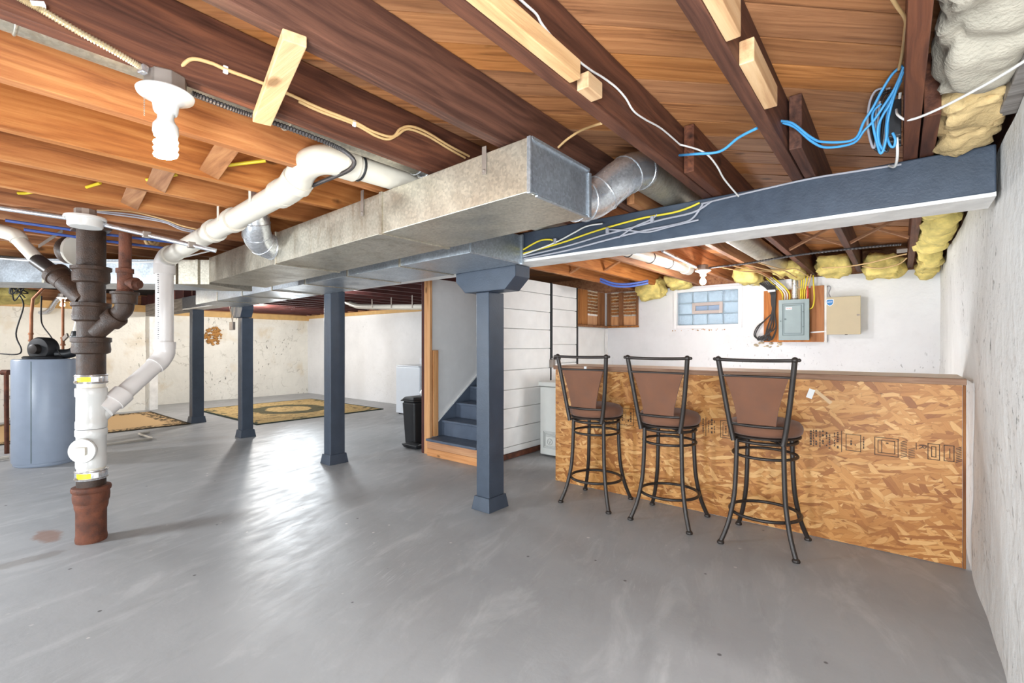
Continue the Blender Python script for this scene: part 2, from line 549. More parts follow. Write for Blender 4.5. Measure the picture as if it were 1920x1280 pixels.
SUBFLOOR = wood('subfloor_board', srgb(118, 72, 40), srgb(172, 112, 64), srgb(200, 138, 84), 'x', rot=math.radians(-45), blotch=.35)
WOOD_X = wood('cross_lumber', srgb(122, 76, 44), srgb(164, 108, 64), srgb(190, 136, 84), 'x', blotch=.2)
WOOD_NEW_Y = wood('new_pine_y', srgb(176, 128, 82), srgb(208, 164, 114), srgb(226, 190, 142), 'y', blotch=.1, knots=False)
WOOD_NEW_X = wood('new_pine_x', srgb(190, 142, 92), srgb(216, 172, 118), srgb(232, 196, 146), 'x', blotch=.1)
WOOD_NEW_Z = wood('new_pine_z', srgb(178, 120, 72), srgb(206, 150, 98), srgb(222, 172, 122), 'z', blotch=.1)
WOOD_SHELF = wood('weathered_shelf_pine', srgb(92, 52, 24), srgb(146, 92, 44), srgb(178, 122, 66), 'z', blotch=.4)
WOOD_GREY = wood('weathered_gray_wood', srgb(88, 82, 78), srgb(126, 120, 115), srgb(156, 151, 146), 'x', blotch=.2)
SILL_TAN = plain('tan_sill_board', srgb(206, 166, 108), .7, var=.1)
RISER = wood('pine_riser', srgb(176, 112, 62), srgb(204, 140, 86), srgb(222, 164, 108), 'x', blotch=.1)
BARTOP = wood('bar_top_board', srgb(112, 78, 58), srgb(148, 112, 88), srgb(178, 142, 116), 'x', blotch=.2)
OSB_M = osb()
PLY = wood('orange_plywood', srgb(140, 78, 30), srgb(178, 108, 48), srgb(200, 132, 70), 'z', blotch=.2)
GALV = galvanised('galvanised_sheet', (.50, .55, .60))
GALV_OLD = galvanised('aged_galvanised', (.50, .46, .38), .42, .6)
GALV_WARM_LIT = galvanised('aged_warm_lit_galvanised', (.58, .54, .45), .38, .12)  # aged sheet, the bulb's warm light also put into its colour
GALV_NEW = galvanised('bright_galvanised', (.72, .74, .77), .26)
STEEL = galvanised('zinc_conduit', (.66, .69, .74), .32)
PVC = plain('white_pvc', srgb(208, 201, 188), .32, var=.03)
PVC_G = plain('off_white_pvc', srgb(214, 208, 204), .34, var=.03)
IRON = plain('brown_cast_iron', srgb(54, 36, 24), .58, var=.5, scale=16, bumps=.6)
RUST = plain('rusted_iron', srgb(94, 52, 34), .75, var=.6, scale=14, bumps=.8)
DARK_STEEL = plain('brown_black_steel', srgb(52, 46, 43), .38, .25, var=.12, bumps=.1)
SUEDE = plain('brown_suede', srgb(112, 74, 54), .85, var=.16, scale=6, bumps=.25, Sheen_Weight=.15)
BLACK_PL = plain('black_plastic', srgb(34, 35, 38), .42, var=.1)
TANK = plain('gray_blue_enamel', srgb(152, 164, 182), .34, var=.04)
COPPER = plain('dull_copper', srgb(148, 96, 66), .45, .5, var=.25)
APPL = plain('white_enamel', srgb(226, 232, 240), .3, var=.02)
FREEZER_M = plain('off_white_enamel', srgb(216, 218, 214), .38, var=.03)
CARD = plain('cardboard', srgb(150, 112, 78), .85, var=.1)
CABLE_W = plain('white_cable', srgb(222, 220, 216), .5, var=.04)
CABLE_T = plain('tan_cable', srgb(206, 170, 118), .5, var=.08)
CABLE_Y = plain('yellow_cable', srgb(222, 200, 52), .45, var=.06)
CABLE_B = plain('blue_cable', srgb(70, 150, 204), .42, var=.06)
CABLE_K = plain('black_cable', srgb(38, 36, 36), .5, var=.1)
CABLE_G = plain('gray_painted_cable', srgb(158, 158, 166), .55, var=.1)
PEX = plain('blue_water_line', srgb(66, 94, 168), .4, var=.06)
FLEX = plain('armored_cable_steel', srgb(196, 180, 150), .4, .6, var=.1)
FLEX_D = plain('dark_armored_cable', srgb(70, 66, 66), .45, .5, var=.2)
PORC = plain('white_porcelain', srgb(206, 204, 200), .25, var=.01)
BOX_ST = plain('steel_box', srgb(150, 140, 132), .45, .6, var=.12)
PANEL_G = plain('gray_green_enamel', srgb(140, 156, 158), .42, var=.04)
PANEL_D = plain('gray_green_shadow_line', srgb(98, 114, 116), .45, var=.04)
TAN_MET = plain('tan_painted_metal', srgb(190, 176, 146), .45, var=.03)
INSUL_W = plain('cream_fiberglass', srgb(184, 176, 160), .95, var=.2, scale=11, bumps=1.0)
INSUL_N = plain('straw_fiberglass', srgb(206, 178, 128), .95, var=.3, scale=9, bumps=1.0)
INSUL_Y = plain('yellow_fiberglass', srgb(222, 202, 122), .95, var=.3, scale=12, bumps=1.0)
INK = plain('black_ink', srgb(70, 46, 26), .6, var=.1)
INK_B = plain('ink_black', srgb(40, 40, 40), .6, var=.1)
RED = plain('red_print', srgb(190, 60, 50), .5, var=.1)
BLUE_ST = plain('blue_print', srgb(38, 124, 190), .4, var=.03)
LABEL_W = plain('white_label', srgb(240, 240, 240), .5, var=.02)
LABEL_Y = plain('yellow_label', srgb(238, 212, 30), .45, var=.03)
PLASTER = plain('plaster_keys', srgb(196, 178, 150), .9, var=.3, scale=20, bumps=1.0)
STONE_T = plain('exposed_brown_stone', srgb(176, 128, 72), .9, var=.35, scale=14, bumps=1.0)
GROUT = plain('white_mortar', srgb(158, 174, 186), .8, var=.05)
BULB_N = emitter('lit_bulb_near', (1.0, .72, .42), BULB_NEAR)
BULB_B = emitter('lit_bulb_back', (1.0, .96, .93), BULB_BACK)
BULB_L = emitter('lit_bulb_left', (1.0, .86, .68), BULB_LEFT)


def glass_block_mat():
    t = NT('wavy_glass_block')
    c = t.coords()
    w = t.noise(c, 30, 2, .5, 3.5)
    return t.done((.84, .92, .96), .12, 0.0, t.bump(w, 1.0, .06), Transmission_Weight=.75, IOR=1.35)


GLASS = glass_block_mat()


# ---------------------------------------------------------------- the setting
XR, YB, XF, YR = 0.31, 6.40, -12.30, -2.40     # right wall, back wall, far wall, wall behind the camera
ZJ, ZS = 2.075, 2.30                           # underside of the joists, underside of the subfloor

tag(MB().box(XF - .3, XR + .3, YR - .3, YB + .3, -.12, 0).build('floor', FLOOR_M), kind='structure')


def rough_wall(name, u0, u1, z0, z1, plane, c, thick, m, amp, step=.12, seed=0):
    """masonry wall whose face (towards the room) is uneven; plane 'x' (face at x=c) or 'y' (face at y=c)"""
    nu = max(2, int((u1 - u0) / step)); nz = max(2, int((z1 - z0) / step))
    b = MB()
    vs = []
    for j in range(nz + 1):
        for i in range(nu + 1):
            u = u0 + (u1 - u0) * i / nu; z = z0 + (z1 - z0) * j / nz
            d = amp * (noise.noise(Vector((u * 1.3 + seed, z * 1.3, seed))) + .5 * noise.noise(Vector((u * 4 + seed, z * 4, 3.3))))
            vs.append((c + d, u, z) if plane == 'x' else (u, c + d, z))
    k = nu + 1
    fs = [(j * k + i, j * k + i + 1, (j + 1) * k + i + 1, (j + 1) * k + i) for j in range(nz) for i in range(nu)]
    n = len(vs)
    border = ([i for i in range(k)] + [j * k + nu for j in range(1, nz + 1)]
              + [nz * k + i for i in range(nu - 1, -1, -1)] + [j * k for j in range(nz - 1, 0, -1)])
    back = []
    for q in border:
        x, y, z = vs[q]
        back.append((c + thick, y, z) if plane == 'x' else (x, c + thick, z))
    m0 = len(border)
    fs += [(border[q], n + q, n + (q + 1) % m0, border[(q + 1) % m0]) for q in range(m0)]
    fs.append(tuple(n + q for q in range(m0)))
    b.add(vs + back, fs)
    return tag(b.build(name, m, smooth=50), kind='structure')


rough_wall('wall_right', YR, YB + .25, 0, 2.07, 'x', XR + .012, .25, WALL_R, .016, .1, 1.7)
rough_wall('wall_left', 2.85, YB + .2, 0, 1.93, 'x', XF, -.25, WALL_F, .03, .16, 5.1)
rough_wall('wall_left_jog', YR, 2.85, 0, 1.93, 'x', -11.50, -1.1, WALL_F, .02, .16, 8.2)
tag(MB().box(XF - .3, XR + .3, YR - .25, YR, 0, 2.3).build('wall_rear', DRYWALL), kind='structure')

# back wall with its window opening
WX0, WX1, WZ0, WZ1 = -2.335, -1.54, 1.535, 2.0
bw = MB()
for a in ((XF - .2, WX0, 0, 2.06), (WX1, XR + .25, 0, 2.06), (WX0, WX1, 0, WZ0), (WX0, WX1, WZ1, 2.06)):
    bw.box(a[0], a[1], YB, YB + .25, a[2], a[3])
tag(bw.build('wall_back', WALL_B), kind='structure')

# partition beside the stairs
ws = tag(MB().box(-4.37, -4.275, 3.725, YB, 0, 2.07).build('wall_stair', DRYWALL), kind='structure')
MB().box(-4.345, -4.245, 3.685, 3.722, 0.0, 2.07).build('end_stud', WOOD_NEW_Z, ws, bevel=.003)
MB().box(-4.40, -4.347, 3.69, 3.73, 0.0, 2.07).build('stained_stud', JOIST_RED, ws, bevel=.003)
MB().box(-4.273, -4.235, 3.74, 3.81, 0.205, 1.22).build('short_stud', WOOD_NEW_Z, ws, bevel=.003)

# board wall on the other side of the stairs
wp = tag(MB().box(-3.44, -3.405, 3.72, YB, 0.02, 2.06).build('wall_planked', PLANK_W), kind='structure')
zz = [.07, .14, .35, .57, .78, 1.0, 1.24, 1.47, 1.69, 1.91, 2.06]
for i in range(len(zz) - 1):
    for (y0, y1) in ((3.72, 4.905), (4.935, 5.53)):
        dz = 0 if y0 < 4 else (.05 if 0 < i < 9 else 0)
        z0 = zz[i] + (dz if i else 0) + .003; z1 = zz[i + 1] + (.05 if (y0 > 4 and i < 8) else 0) - .004
        if z1 - z0 < .03:
            continue
        o = .003 * random.random()
        MB().box(-3.404, -3.382 + o, y0, y1, z0, z1).build('board', PLANK_W, wp, bevel=.0025)
MB().box(-3.404, -3.372, 3.74, 5.53, 0.005, .062).build('rotten_base_board', RUST, wp, bevel=.004)
MB().box(-3.404, -3.378, 4.908, 4.932, 0.3, 2.06).build('dark_seam', BLACK_PL, wp)
MB().box(-3.404, -3.374, 5.535, 5.565, 0.3, 2.06).build('dark_seam', BLACK_PL, wp)

# ceiling: diagonal subfloor boards on the joists
ceil = tag(MB().box(XF - .3, XR + .3, YR - .3, YB + .3, ZS + .03, ZS + .08).build('ceiling', plain('dark_gap', srgb(24, 16, 12), .9)), kind='structure')


def clip_rect(poly, x0, x1, y0, y1):
    for ax, lim, sg in ((0, x0, 1), (0, x1, -1), (1, y0, 1), (1, y1, -1)):
        out = []
        for i in range(len(poly)):
            a, b = poly[i - 1], poly[i]
            ia, ib = (a[ax] - lim) * sg >= 0, (b[ax] - lim) * sg >= 0
            if ia != ib:
                t = (lim - a[ax]) / (b[ax] - a[ax])
                out.append(tuple(a[k] + (b[k] - a[k]) * t for k in (0, 1)))
            if ib:
                out.append(b)
        poly = out
        if not poly:
            return []
    return poly


q = math.sqrt(.5)
s = -.6
while s < 7.9:
    w = random.choice((.135, .145, .15, .155))
    g = random.choice((.002, .003, .004, .006))
    a, b = s + g, s + w - g
    poly = [(-q * k + q * l, q * k + q * l) for k, l in ((a, -14), (b, -14), (b, 14), (a, 14))]
    poly = clip_rect(poly, -4.6, XR + .02, 0.0, YB)
    if len(poly) >= 3:
        z = ZS + random.uniform(0, .003)
        MB().prism(poly, 'xy', z, ZS + .028).build('subfloor_board', SUBFLOOR, ceil)
    s += w

# window of glass blocks
win = setting('window_1', (-1.94, YB, 1.53))
fr = MB()
for a in ((WX0 - .035, WX0 + .012, WZ0 - .035, WZ1 + .03), (WX1 - .012, WX1 + .03, WZ0 - .035, WZ1 + .03),
          (WX0 + .012, WX1 - .012, WZ0 - .035, WZ0 + .012), (WX0 + .012, WX1 - .012, WZ1 - .012, WZ1 + .03)):
    fr.box(a[0], a[1], YB - .02, YB + .06, a[2], a[3])
fr.build('window_frame', plain('window_white', srgb(238, 238, 240), .5, var=.02), win, bevel=.004)
gx = (WX1 - WX0 - .024) / 4; gz = (WZ1 - WZ0 - .024) / 3
mort = MB()
for i in range(5):
    x = WX0 + .012 + gx * i
    mort.box(x - .005, x + .005, YB + .032, YB + .07, WZ0 + .012, WZ1 - .012)
for j in range(4):
    z = WZ0 + .012 + gz * j
    mort.box(WX0 + .012, WX1 - .012, YB + .033, YB + .071, z - .005, z + .005)
tag(mort.build('mortar_grid', GROUT, win), kind='stuff')
for i in range(4):
    for j in range(3):
        if j == 1 and i in (1, 2):
            continue
        x = WX0 + .012 + gx * i; z = WZ0 + .012 + gz * j
        MB().box(x + .006, x + gx - .006, YB + .02, YB + .09, z + .006, z + gz - .006).build('glass_block', GLASS, win, bevel=.008, seg=3)
vx0, vx1 = WX0 + .012 + gx, WX0 + .012 + gx * 3
vz0, vz1 = WZ0 + .012 + gz, WZ0 + .012 + gz * 2
vf = MB()
for a in ((vx0, vx0 + .04, vz0, vz1), (vx1 - .04, vx1, vz0, vz1), (vx0 + .04, vx1 - .04, vz0, vz0 + .042), (vx0 + .04, vx1 - .04, vz1 - .042, vz1)):
    vf.box(a[0], a[1], YB + .012, YB + .08, a[2], a[3])
vf.build('vent_frame', plain('beige_vent_frame', srgb(196, 184, 178), .5, var=.03), win, bevel=.003)
MB().box(vx0 + .04, vx1 - .04, YB + .045, YB + .05, vz0 + .042, vz1 - .042).build('vent_pane', plain('dull_blue_pane', srgb(150, 172, 200), .3, var=.03), win)
# crumbled sill below the window
sl = MB()
for k in range(26):
    x = random.uniform(-2.45, -1.95) if k < 16 else random.uniform(-1.95, -1.7)
    sl.ball((x, YB - .002, 1.485 + random.uniform(-.012, .006)), random.uniform(.004, .010), 6, .7)
tag(sl.build('crumbled_edge', STONE_T, win), kind='stuff')

# sill boards on top of the masonry
tag(MB().box(XF - .1, XF + .06, 2.87, YB, 1.93, 2.06).build('trim_1', SILL_TAN, bevel=.004), kind='structure')
tag(MB().box(-11.7, -11.45, YR, 2.86, 1.93, 2.06).build('trim_2', SILL_TAN, bevel=.004), kind='structure')
tag(MB().box(XF, -4.4, YB - .05, YB + .1, 1.98, 2.06).build('trim_3', SILL_TAN, bevel=.004), kind='structure')
# gray sill plank along the top of the right wall, near the camera
tag(MB().bar((.325, 1.0, 2.10), (.325, 2.36, 2.10), .11, .045).build('trim_4', WOOD_GREY, bevel=.004), kind='structure')

# ---------------------------------------------------------------- joists
ORD = ('first second third fourth fifth sixth seventh eighth ninth tenth eleventh twelfth thirteenth fourteenth fifteenth sixteenth '
       'seventeenth eighteenth nineteenth twentieth').split() + ['twenty ' + w for w in 'first second third fourth fifth sixth seventh eighth ninth'.split()]
JX = [.017, -.40, -.825, -1.25, -1.70, -2.115, -2.595, -3.03, -3.53, -3.945, -4.415, -4.86, -5.30, -5.75, -6.2]
for i, x in enumerate(JX):
    rough = [-1.4 + k * .42 for k in range(10)] + [2.86 if i < 8 else 2.75]
    b = MB()
    # a sawn board with slightly wavering lower edge
    vs, fs = [], []
    for k, y in enumerate(rough):
        d = .004 * noise.noise(Vector((x * 7, y * 1.7, 0)))
        zb = ZJ + abs(.006 * noise.noise(Vector((x * 3, y * 2.3, 5))))
        if rough[k] > 2.5:
            zb = ZJ + .002
        vs += [(x + d, y, zb), (x + .047 + d, y, zb), (x + .047 + d, y, ZS - .002), (x + d, y, ZS - .002)]
    for k in range(len(rough) - 1):
        a = k * 4
        fs += [(a + j, a + (j + 1) % 4, a + 4 + (j + 1) % 4, a + 4 + j) for j in range(4)]
    fs += [(3, 2, 1, 0), tuple(len(vs) - 4 + j for j in range(4))]
    o = b.add(vs, fs).build('joist', JOIST_SHADED if i < 5 else JOIST_LIT, bevel=.003)
    tag(o, 'wooden ceiling joist, %s from the right wall on the near side of the beam' % ORD[i], 'joist', 'near ceiling joists')
for i in range(8):
    x = JX[i] + .053
    y0 = (2.20, 2.22, 2.21, 2.5, 2.64, 2.64, 2.64, 2.64)[i]
    o = MB().box(x, x + .046, y0, YB + .02, ZJ + .003, ZS - .002).build('joist', JOIST_SHADED if i < 3 else JOIST_LIT, bevel=.003)
    tag(o, 'wooden joist, %s from the right wall in the row running to the window wall' % ORD[i], 'joist', 'far ceiling joists')
k = 0
x = -4.46
while x > -12.2:
    o = MB().box(x, x + .046, 2.76, YB + .02, ZJ + .003, ZS - .002).build('joist', JOIST_RED, bevel=.003)
    tag(o, 'oxblood stained ceiling joist, %s to the left of the stair wall' % ORD[k], 'joist', 'oxblood joists over the far room')
    x -= .43
    k += 1

# ---------------------------------------------------------------- main beam and posts
tag(MB().box(-11.52, -11.44, 2.72, 2.86, 0, 1.93).build('trim_9', PAINT_PALE, bevel=.004), kind='structure')
bm_t = thing('support_beam', 'long blue gray painted timber beam carried by the posts across the basement', 'beam', (0, 2.64, 1.87))
def wavy_beam(x0, x1, y0, y1, z0, z1, amp, seed):
    b = MB(); n = max(2, int(abs(x1 - x0) / .25)); vs = []; fs = []
    for k in range(n + 1):
        x = x0 + (x1 - x0) * k / n
        d = [amp * noise.noise(Vector((x * 1.9, seed + j, 1.3 * j))) for j in range(4)]
        vs += [(x, y0 + d[0], z0 + d[1] * .6), (x, y1 + d[2], z0 + d[1] * .6), (x, y1 + d[2], z1), (x, y0 + d[3], z1)]
    for k in range(n):
        a = k * 4
        fs += [(a + j, a + (j + 1) % 4, a + 4 + (j + 1) % 4, a + 4 + j) for j in range(4)]
    fs += [(3, 2, 1, 0), tuple(len(vs) - 4 + j for j in range(4))]
    return b.add(vs, fs)
wavy_beam(-9.25, .30, 2.645, 2.875, 1.884, 2.074, .006, 2.0).build('beam_body', PAINT_BG, bm_t, smooth=40, bevel=.006)
wavy_beam(-9.25, .30, 2.650, 2.870, 1.868, 1.885, .003, 7.0).build('pale_underside', PAINT_PALE, bm_t, smooth=40)
wb = thing('weathered_beam', 'unpainted gray weathered beam end left of the farthest post', 'beam', (-9.3, 2.64, 1.85))
wavy_beam(-11.45, -9.26, 2.66, 2.86, 1.85, 2.07, .008, 4.0).build('beam_body', WOOD_GREY, wb, smooth=40)


def post(xr, yf, w, d, ztop, label, cap=None):
    t = thing('support_post', label, 'post', (xr - w / 2, yf + d / 2, 0), 'blue gray support posts')
    x0, x1, y0, y1 = xr - w, xr, yf, yf + d
    n = 9; vs = []; fs = []
    for k in range(n + 1):
        z = ztop * k / n
        e = [.0035 * noise.noise(Vector((xr * 3, z * 2.2, j * 2.7))) for j in range(4)]
        vs += [(x0 + e[0], y0 + e[1], z), (x1 + e[2], y0 + e[1], z), (x1 + e[2], y1 + e[3], z), (x0 + e[0], y1 + e[3], z)]
    for k in range(n):
        a = k * 4
        fs += [(a + j, a + (j + 1) % 4, a + 4 + (j + 1) % 4, a + 4 + j) for j in range(4)]
    fs += [(3, 2, 1, 0), tuple(len(vs) - 4 + j for j in range(4))]
    MB().add(vs, fs).build('shaft', PAINT_BG, t, bevel=.006)
    e = .012; f = .028
    MB().frustum((x0 - f, x1 + f, y0 - f, y1 + f), (x0 - e, x1 + e, y0 - e, y1 + e), 0, .105).build('base', PAINT_BG, t, bevel=.004)
    if cap:
        cx0, cx1, cy0, cy1, z0, z1, cut = cap
        zc = z0 + (z1 - z0) * .52
        MB().prism([(cx0, z1), (cx0, zc), (cx0 + cut, z0), (cx1 - cut, z0), (cx1, zc), (cx1, z1)], 'xz', cy0, cy1).build('cap', PAINT_BG, t, bevel=.005)
    return t


post(-2.43, 2.70, .132, .178, 1.69, 'blue gray post nearest the bar stools, its wide block on top touching the beam',
     (-2.745, -2.135, 2.655, 2.83, 1.69, 1.866, .10))
post(-4.70, 2.695, .135, .172, 1.866, 'second post from the bar, plain blue gray shaft without a cap left of the stairs')
p3 = post(-7.02, 2.71, .135, .150, 1.66, 'third post from the bar, with a small notched cap and metal catch near the rugs',
          (-7.24, -6.86, 2.65, 2.80, 1.66, 1.866, .06))
hw = MB()
hw.bar((-7.24, 2.635, 1.83), (-7.14, 2.635, 1.60), .018, .006, (0, 1, 0))
hw.bar((-7.06, 2.635, 1.83), (-7.14, 2.635, 1.60), .018, .006, (0, 1, 0))
hw.box(-7.20, -7.08, 2.615, 2.65, 1.49, 1.60)
hw.build('metal_catch', BOX_ST, p3, bevel=.003)
post(-8.95, 2.70, .14, .17, 1.866, 'farthest blue gray post, standing between the two rugs')


# ---------------------------------------------------------------- sheet metal ducts
def hexa(a0, a1, b0, b1, za, zb, ha, hb):
    """duct length from section a (near point a0, far point a1; floor za, height ha) to section b"""
    return [(a0[0], a0[1], za), (b0[0], b0[1], zb), (b1[0], b1[1], zb), (a1[0], a1[1], za),
            (a0[0], a0[1], za + ha), (b0[0], b0[1], zb + hb), (b1[0], b1[1], zb + hb), (a1[0], a1[1], za + ha)]


HF = [(3, 2, 1, 0), (4, 5, 6, 7), (0, 1, 5, 4), (1, 2, 6, 5), (2, 3, 7, 6), (3, 0, 4, 7)]
D1B = lambda x: 1.856 + .0215 * (x + 1.08)
D2B = lambda x: 1.852 + .0128 * (x + 2.06)

d1 = thing('trunk_duct', 'rectangular galvanised trunk duct, the nearer and higher of two beside the beam', 'duct', (-1.08, 1.42, 1.856))
xs = [-1.085, -2.0, -3.15, -4.32]
for i in range(3):
    a, b = xs[i], xs[i + 1]
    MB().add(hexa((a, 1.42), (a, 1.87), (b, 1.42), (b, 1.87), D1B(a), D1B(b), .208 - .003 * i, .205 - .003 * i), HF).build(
        'duct_section', GALV_WARM_LIT if i == 0 else GALV_OLD, d1, bevel=.003)
    if i < 2:
        z = D1B(b)
        MB().box(b - .012, b + .012, 1.413, 1.877, z - .007, z + .208).build('seam_cleat', GALV_OLD, d1, bevel=.002)
ec = MB()
ec.box(-1.085, -1.075, 1.425, 1.865, 1.860, 2.058)
ec.box(-1.085, -1.068, 1.418, 1.432, 1.852, 2.067)
ec.box(-1.085, -1.066, 1.852, 1.874, 1.850, 2.050)
ec.box(-1.085, -1.066, 1.43, 1.86, 2.055, 2.069)
ec.box(-1.085, -1.070, 1.47, 1.86, 1.850, 1.858)
ec.build('end_cap', GALV, d1, bevel=.002)
for x in (-1.30, -2.16):
    st = MB()
    st.box(x - .011, x + .011, 1.415, 1.4185, D1B(x) + .12, 2.085)
    st.ball((x, 1.414, D1B(x) + .135), .006, 8)
    st.build('hanger_strap', BOX_ST, d1)

d2 = thing('return_duct', 'rectangular galvanised return duct tucked below against the beam, behind the trunk duct', 'duct', (-2.06, 2.11, 1.852))
xs = [-2.06, -2.75, -3.42, -4.1, -4.75, -5.45, -6.15, -6.87]
for i in range(7):
    a, b = xs[i], xs[i + 1]
    MB().add(hexa((a, 2.11), (a, 2.625), (b, 2.11), (b, 2.625), D2B(a), D2B(b), 2.055 - D2B(a), 2.05 - D2B(b)), HF).build(
        'duct_section', GALV, d2, bevel=.003)
    if i < 6:
        z = D2B(b)
        MB().box(b - .010, b + .010, 2.103, 2.632, z - .006, z + .10).build('seam_cleat', GALV_OLD, d2, bevel=.002)
ec = MB()
ec.box(-2.06, -2.052, 2.115, 2.62, 1.857, 2.05)
ec.box(-2.062, -2.040, 2.615, 2.634, 1.846, 2.058)
ec.build('end_cap', GALV, d2, bevel=.002)

d3 = thing('cross_duct', 'galvanised cross duct running left behind the rusty soil stack', 'duct', (-4.32, 1.42, 1.77))
na, nb = (-4.325, 1.425), (-6.65, -.235)
fa, fb = (-4.325 - .25, 1.425 + .43), (-6.65 - .25, -.235 + .35)
fr_ = [0, .035, .1, .5, 1]
for i in range(4):
    t0, t1 = fr_[i], fr_[i + 1]
    P = lambda p, r, t: (p[0] + (r[0] - p[0]) * t, p[1] + (r[1] - p[1]) * t)
    zb0, zb1 = 1.772 + .055 * t0, 1.772 + .055 * t1
    MB().add(hexa(P(na, nb, t0), P(fa, fb, t0), P(na, nb, t1), P(fa, fb, t1), zb0, zb1, .2, .2), HF).build('duct_section', GALV if i > 1 else GALV_OLD, d3, bevel=.003)
    if i:
        p = P(na, nb, t0)
        MB().bar((p[0] + .004, p[1] - .006, zb0 - .002), (p[0] + .004, p[1] - .006, zb0 + .2), .02, .012, (.58, -.81, 0)).build('seam_cleat', GALV_OLD, d3)

# round branch ducts
def gored(t, pts, r, gores, m, name='elbow'):
    path = smooth_path(pts, 5)
    b = MB(); b.tube(path, r, 20, caps=False)
    o = b.build(name, m, t, smooth=40)
    for g in gores:
        i = min(len(path) - 2, max(1, int(g * (len(path) - 1))))
        MB().ring(path[i], r + .001, .0035, 28, 6, path[i + 1] - path[i - 1]).build('gore_seam', m, o, smooth=60)
    return o


rb = thing('branch_duct', 'round galvanised branch duct with an elbow rising from the end of the trunk duct', 'duct', (-1.16, 1.87, 1.96))
gored(rb, [(-1.175, 1.86, 1.955), (-1.165, 1.93, 1.957), (-1.13, 2.02, 1.985), (-1.06, 2.10, 2.07), (-1.025, 2.2, 2.14), (-1.02, 2.3, 2.17)], .092, (.16, .3, .5, .72, .95), GALV_NEW)
MB().tube([(-1.02, 2.28, 2.17), (-1.02, 6.2, 2.185)], .089, 24).build('round_pipe', GALV_OLD, rb, smooth=40)
lb = thing('left_branch_duct', 'short shiny round duct elbow on the side of the trunk duct under the white drain', 'duct', (-3.18, 1.42, 1.93))
lb.name = 'branch_duct_elbow'
gored(lb, [(-3.185, 1.43, 1.925), (-3.18, 1.385, 1.925), (-3.14, 1.31, 1.95), (-3.07, 1.265, 2.02), (-3.05, 1.25, 2.10), (-3.05, 1.25, 2.26)], .082, (.12, .32, .5, .66), GALV_NEW)
gl = thing('round_duct', 'long round galvanised duct in the joist bay above the pull chain lamp', 'duct', (-1.81, -1.2, 2.17))
MB().tube([(-1.81, -1.3, 2.170), (-1.81, 1.50, 2.178)], .068, 24).build('round_pipe', GALV_OLD, gl, smooth=40)
for y in (.14, .86):
    MB().ring((-1.81, y, 2.174), .069, .0035, 28, 6, (0, 1, 0)).build('seam', GALV_OLD, gl, smooth=60)
gored(gl, [(-1.81, 1.48, 2.178), (-1.81, 1.54, 2.175), (-1.81, 1.60, 2.14), (-1.80, 1.63, 2.06)], .07, (.1, .4, .7), GALV_NEW)

# ---------------------------------------------------------------- white drain pipe (run under the joists, elbow into the bay)
dp = thing('drain_pipe', 'white plastic drain pipe climbing from the soil stack and running under the joists', 'pipe', (-4.05, .72, .83))


def pipe_piece(t, name, pts, r, m, n=24, sm=50):
    return MB().tube(pts, r, n).build(name, m, t, smooth=sm)


R_ = .056
pA = Vector((-4.07, .725, .85)); pB = Vector((-4.195, 1.06, 1.165)); pC = Vector((-4.2, 1.09, 1.22)); pD = Vector((-4.2, 1.09, 1.86))
pE = Vector((-4.15, 1.095, 1.925)); pF = Vector((-2.34, 1.1, 2.035))
dAB = (pB - pA).normalized()
pipe_piece(dp, 'branch_pipe', [pA, pB], R_, PVC_G)
pipe_piece(dp, 'coupling', [pA + dAB * .07, pA + dAB * .155], R_ + .012, PVC_G)
pipe_piece(dp, 'lower_elbow', smooth_path([pB - dAB * .05, pB, pC, pC + Vector((0, 0, .04))], 6), R_ + .008, PVC_G)
pipe_piece(dp, 'collar', [pC + Vector((0, 0, .03)), pC + Vector((0, 0, .085))], R_ + .013, PVC_G)
v = pipe_piece(dp, 'vertical_pipe', [pC, pD], R_, PVC_G)
ink = MB()
for k in range(34):
    z = 1.33 + k * .0145
    h = random.uniform(.004, .010)
    if k in (9, 10, 21, 22):
        continue
    th = math.radians(-57)
    c = Vector((pC.x + math.cos(th) * (R_ + .0006), pC.y + math.sin(th) * (R_ + .0006), z))
    tn = Vector((-math.sin(th), math.cos(th), 0))
    ink.bar(c - Vector((0, 0, h / 2)), c + Vector((0, 0, h / 2)), .004 + .003 * (k % 3), .0008, (math.cos(th), math.sin(th), 0))
tag(ink.build('printed_text', INK_B, v, world=True), kind='stuff')
pipe_piece(dp, 'collar', [pD - Vector((0, 0, .055)), pD + Vector((0, 0, .01))], R_ + .013, PVC_G)
dEF = (pF - pE).normalized()
pipe_piece(dp, 'upper_elbow', smooth_path([pD, pD + Vector((0, 0, .03)), pE, pE + dEF * .05], 6), R_ + .009, PVC_G)
pipe_piece(dp, 'sloped_pipe', [pE, pF], R_, PVC)
for k, f in enumerate((.045, .50, .66, .985)):
    c = pE.lerp(pF, f)
    pipe_piece(dp, 'coupling', [c - dEF * .03, c + dEF * .02], R_ + .012, PVC)
pG = pF + dEF * .09 + Vector((0, 0, .012)); pH = Vector((-2.13, 1.103, 2.085)); 
el = smooth_path([pF - dEF * .01, pF + dEF * .04, Vector((-2.22, 1.10, 2.053))], 6)
pipe_piece(dp, 'offset_elbow', el, R_ + .010, PVC)
pipe_piece(dp, 'coupling', [Vector((-2.235, 1.1, 2.046)), Vector((-2.20, 1.1, 2.066))], R_ + .016, PVC)
pipe_piece(dp, 'turning_elbow', smooth_path([Vector((-2.21, 1.1, 2.058)), Vector((-2.14, 1.09, 2.092)), Vector((-2.05, 1.085, 2.104)), Vector((-1.975, 1.11, 2.106)), Vector((-1.95, 1.18, 2.106)), Vector((-1.95, 1.2, 2.106))], 6), R_ + .008, PVC)
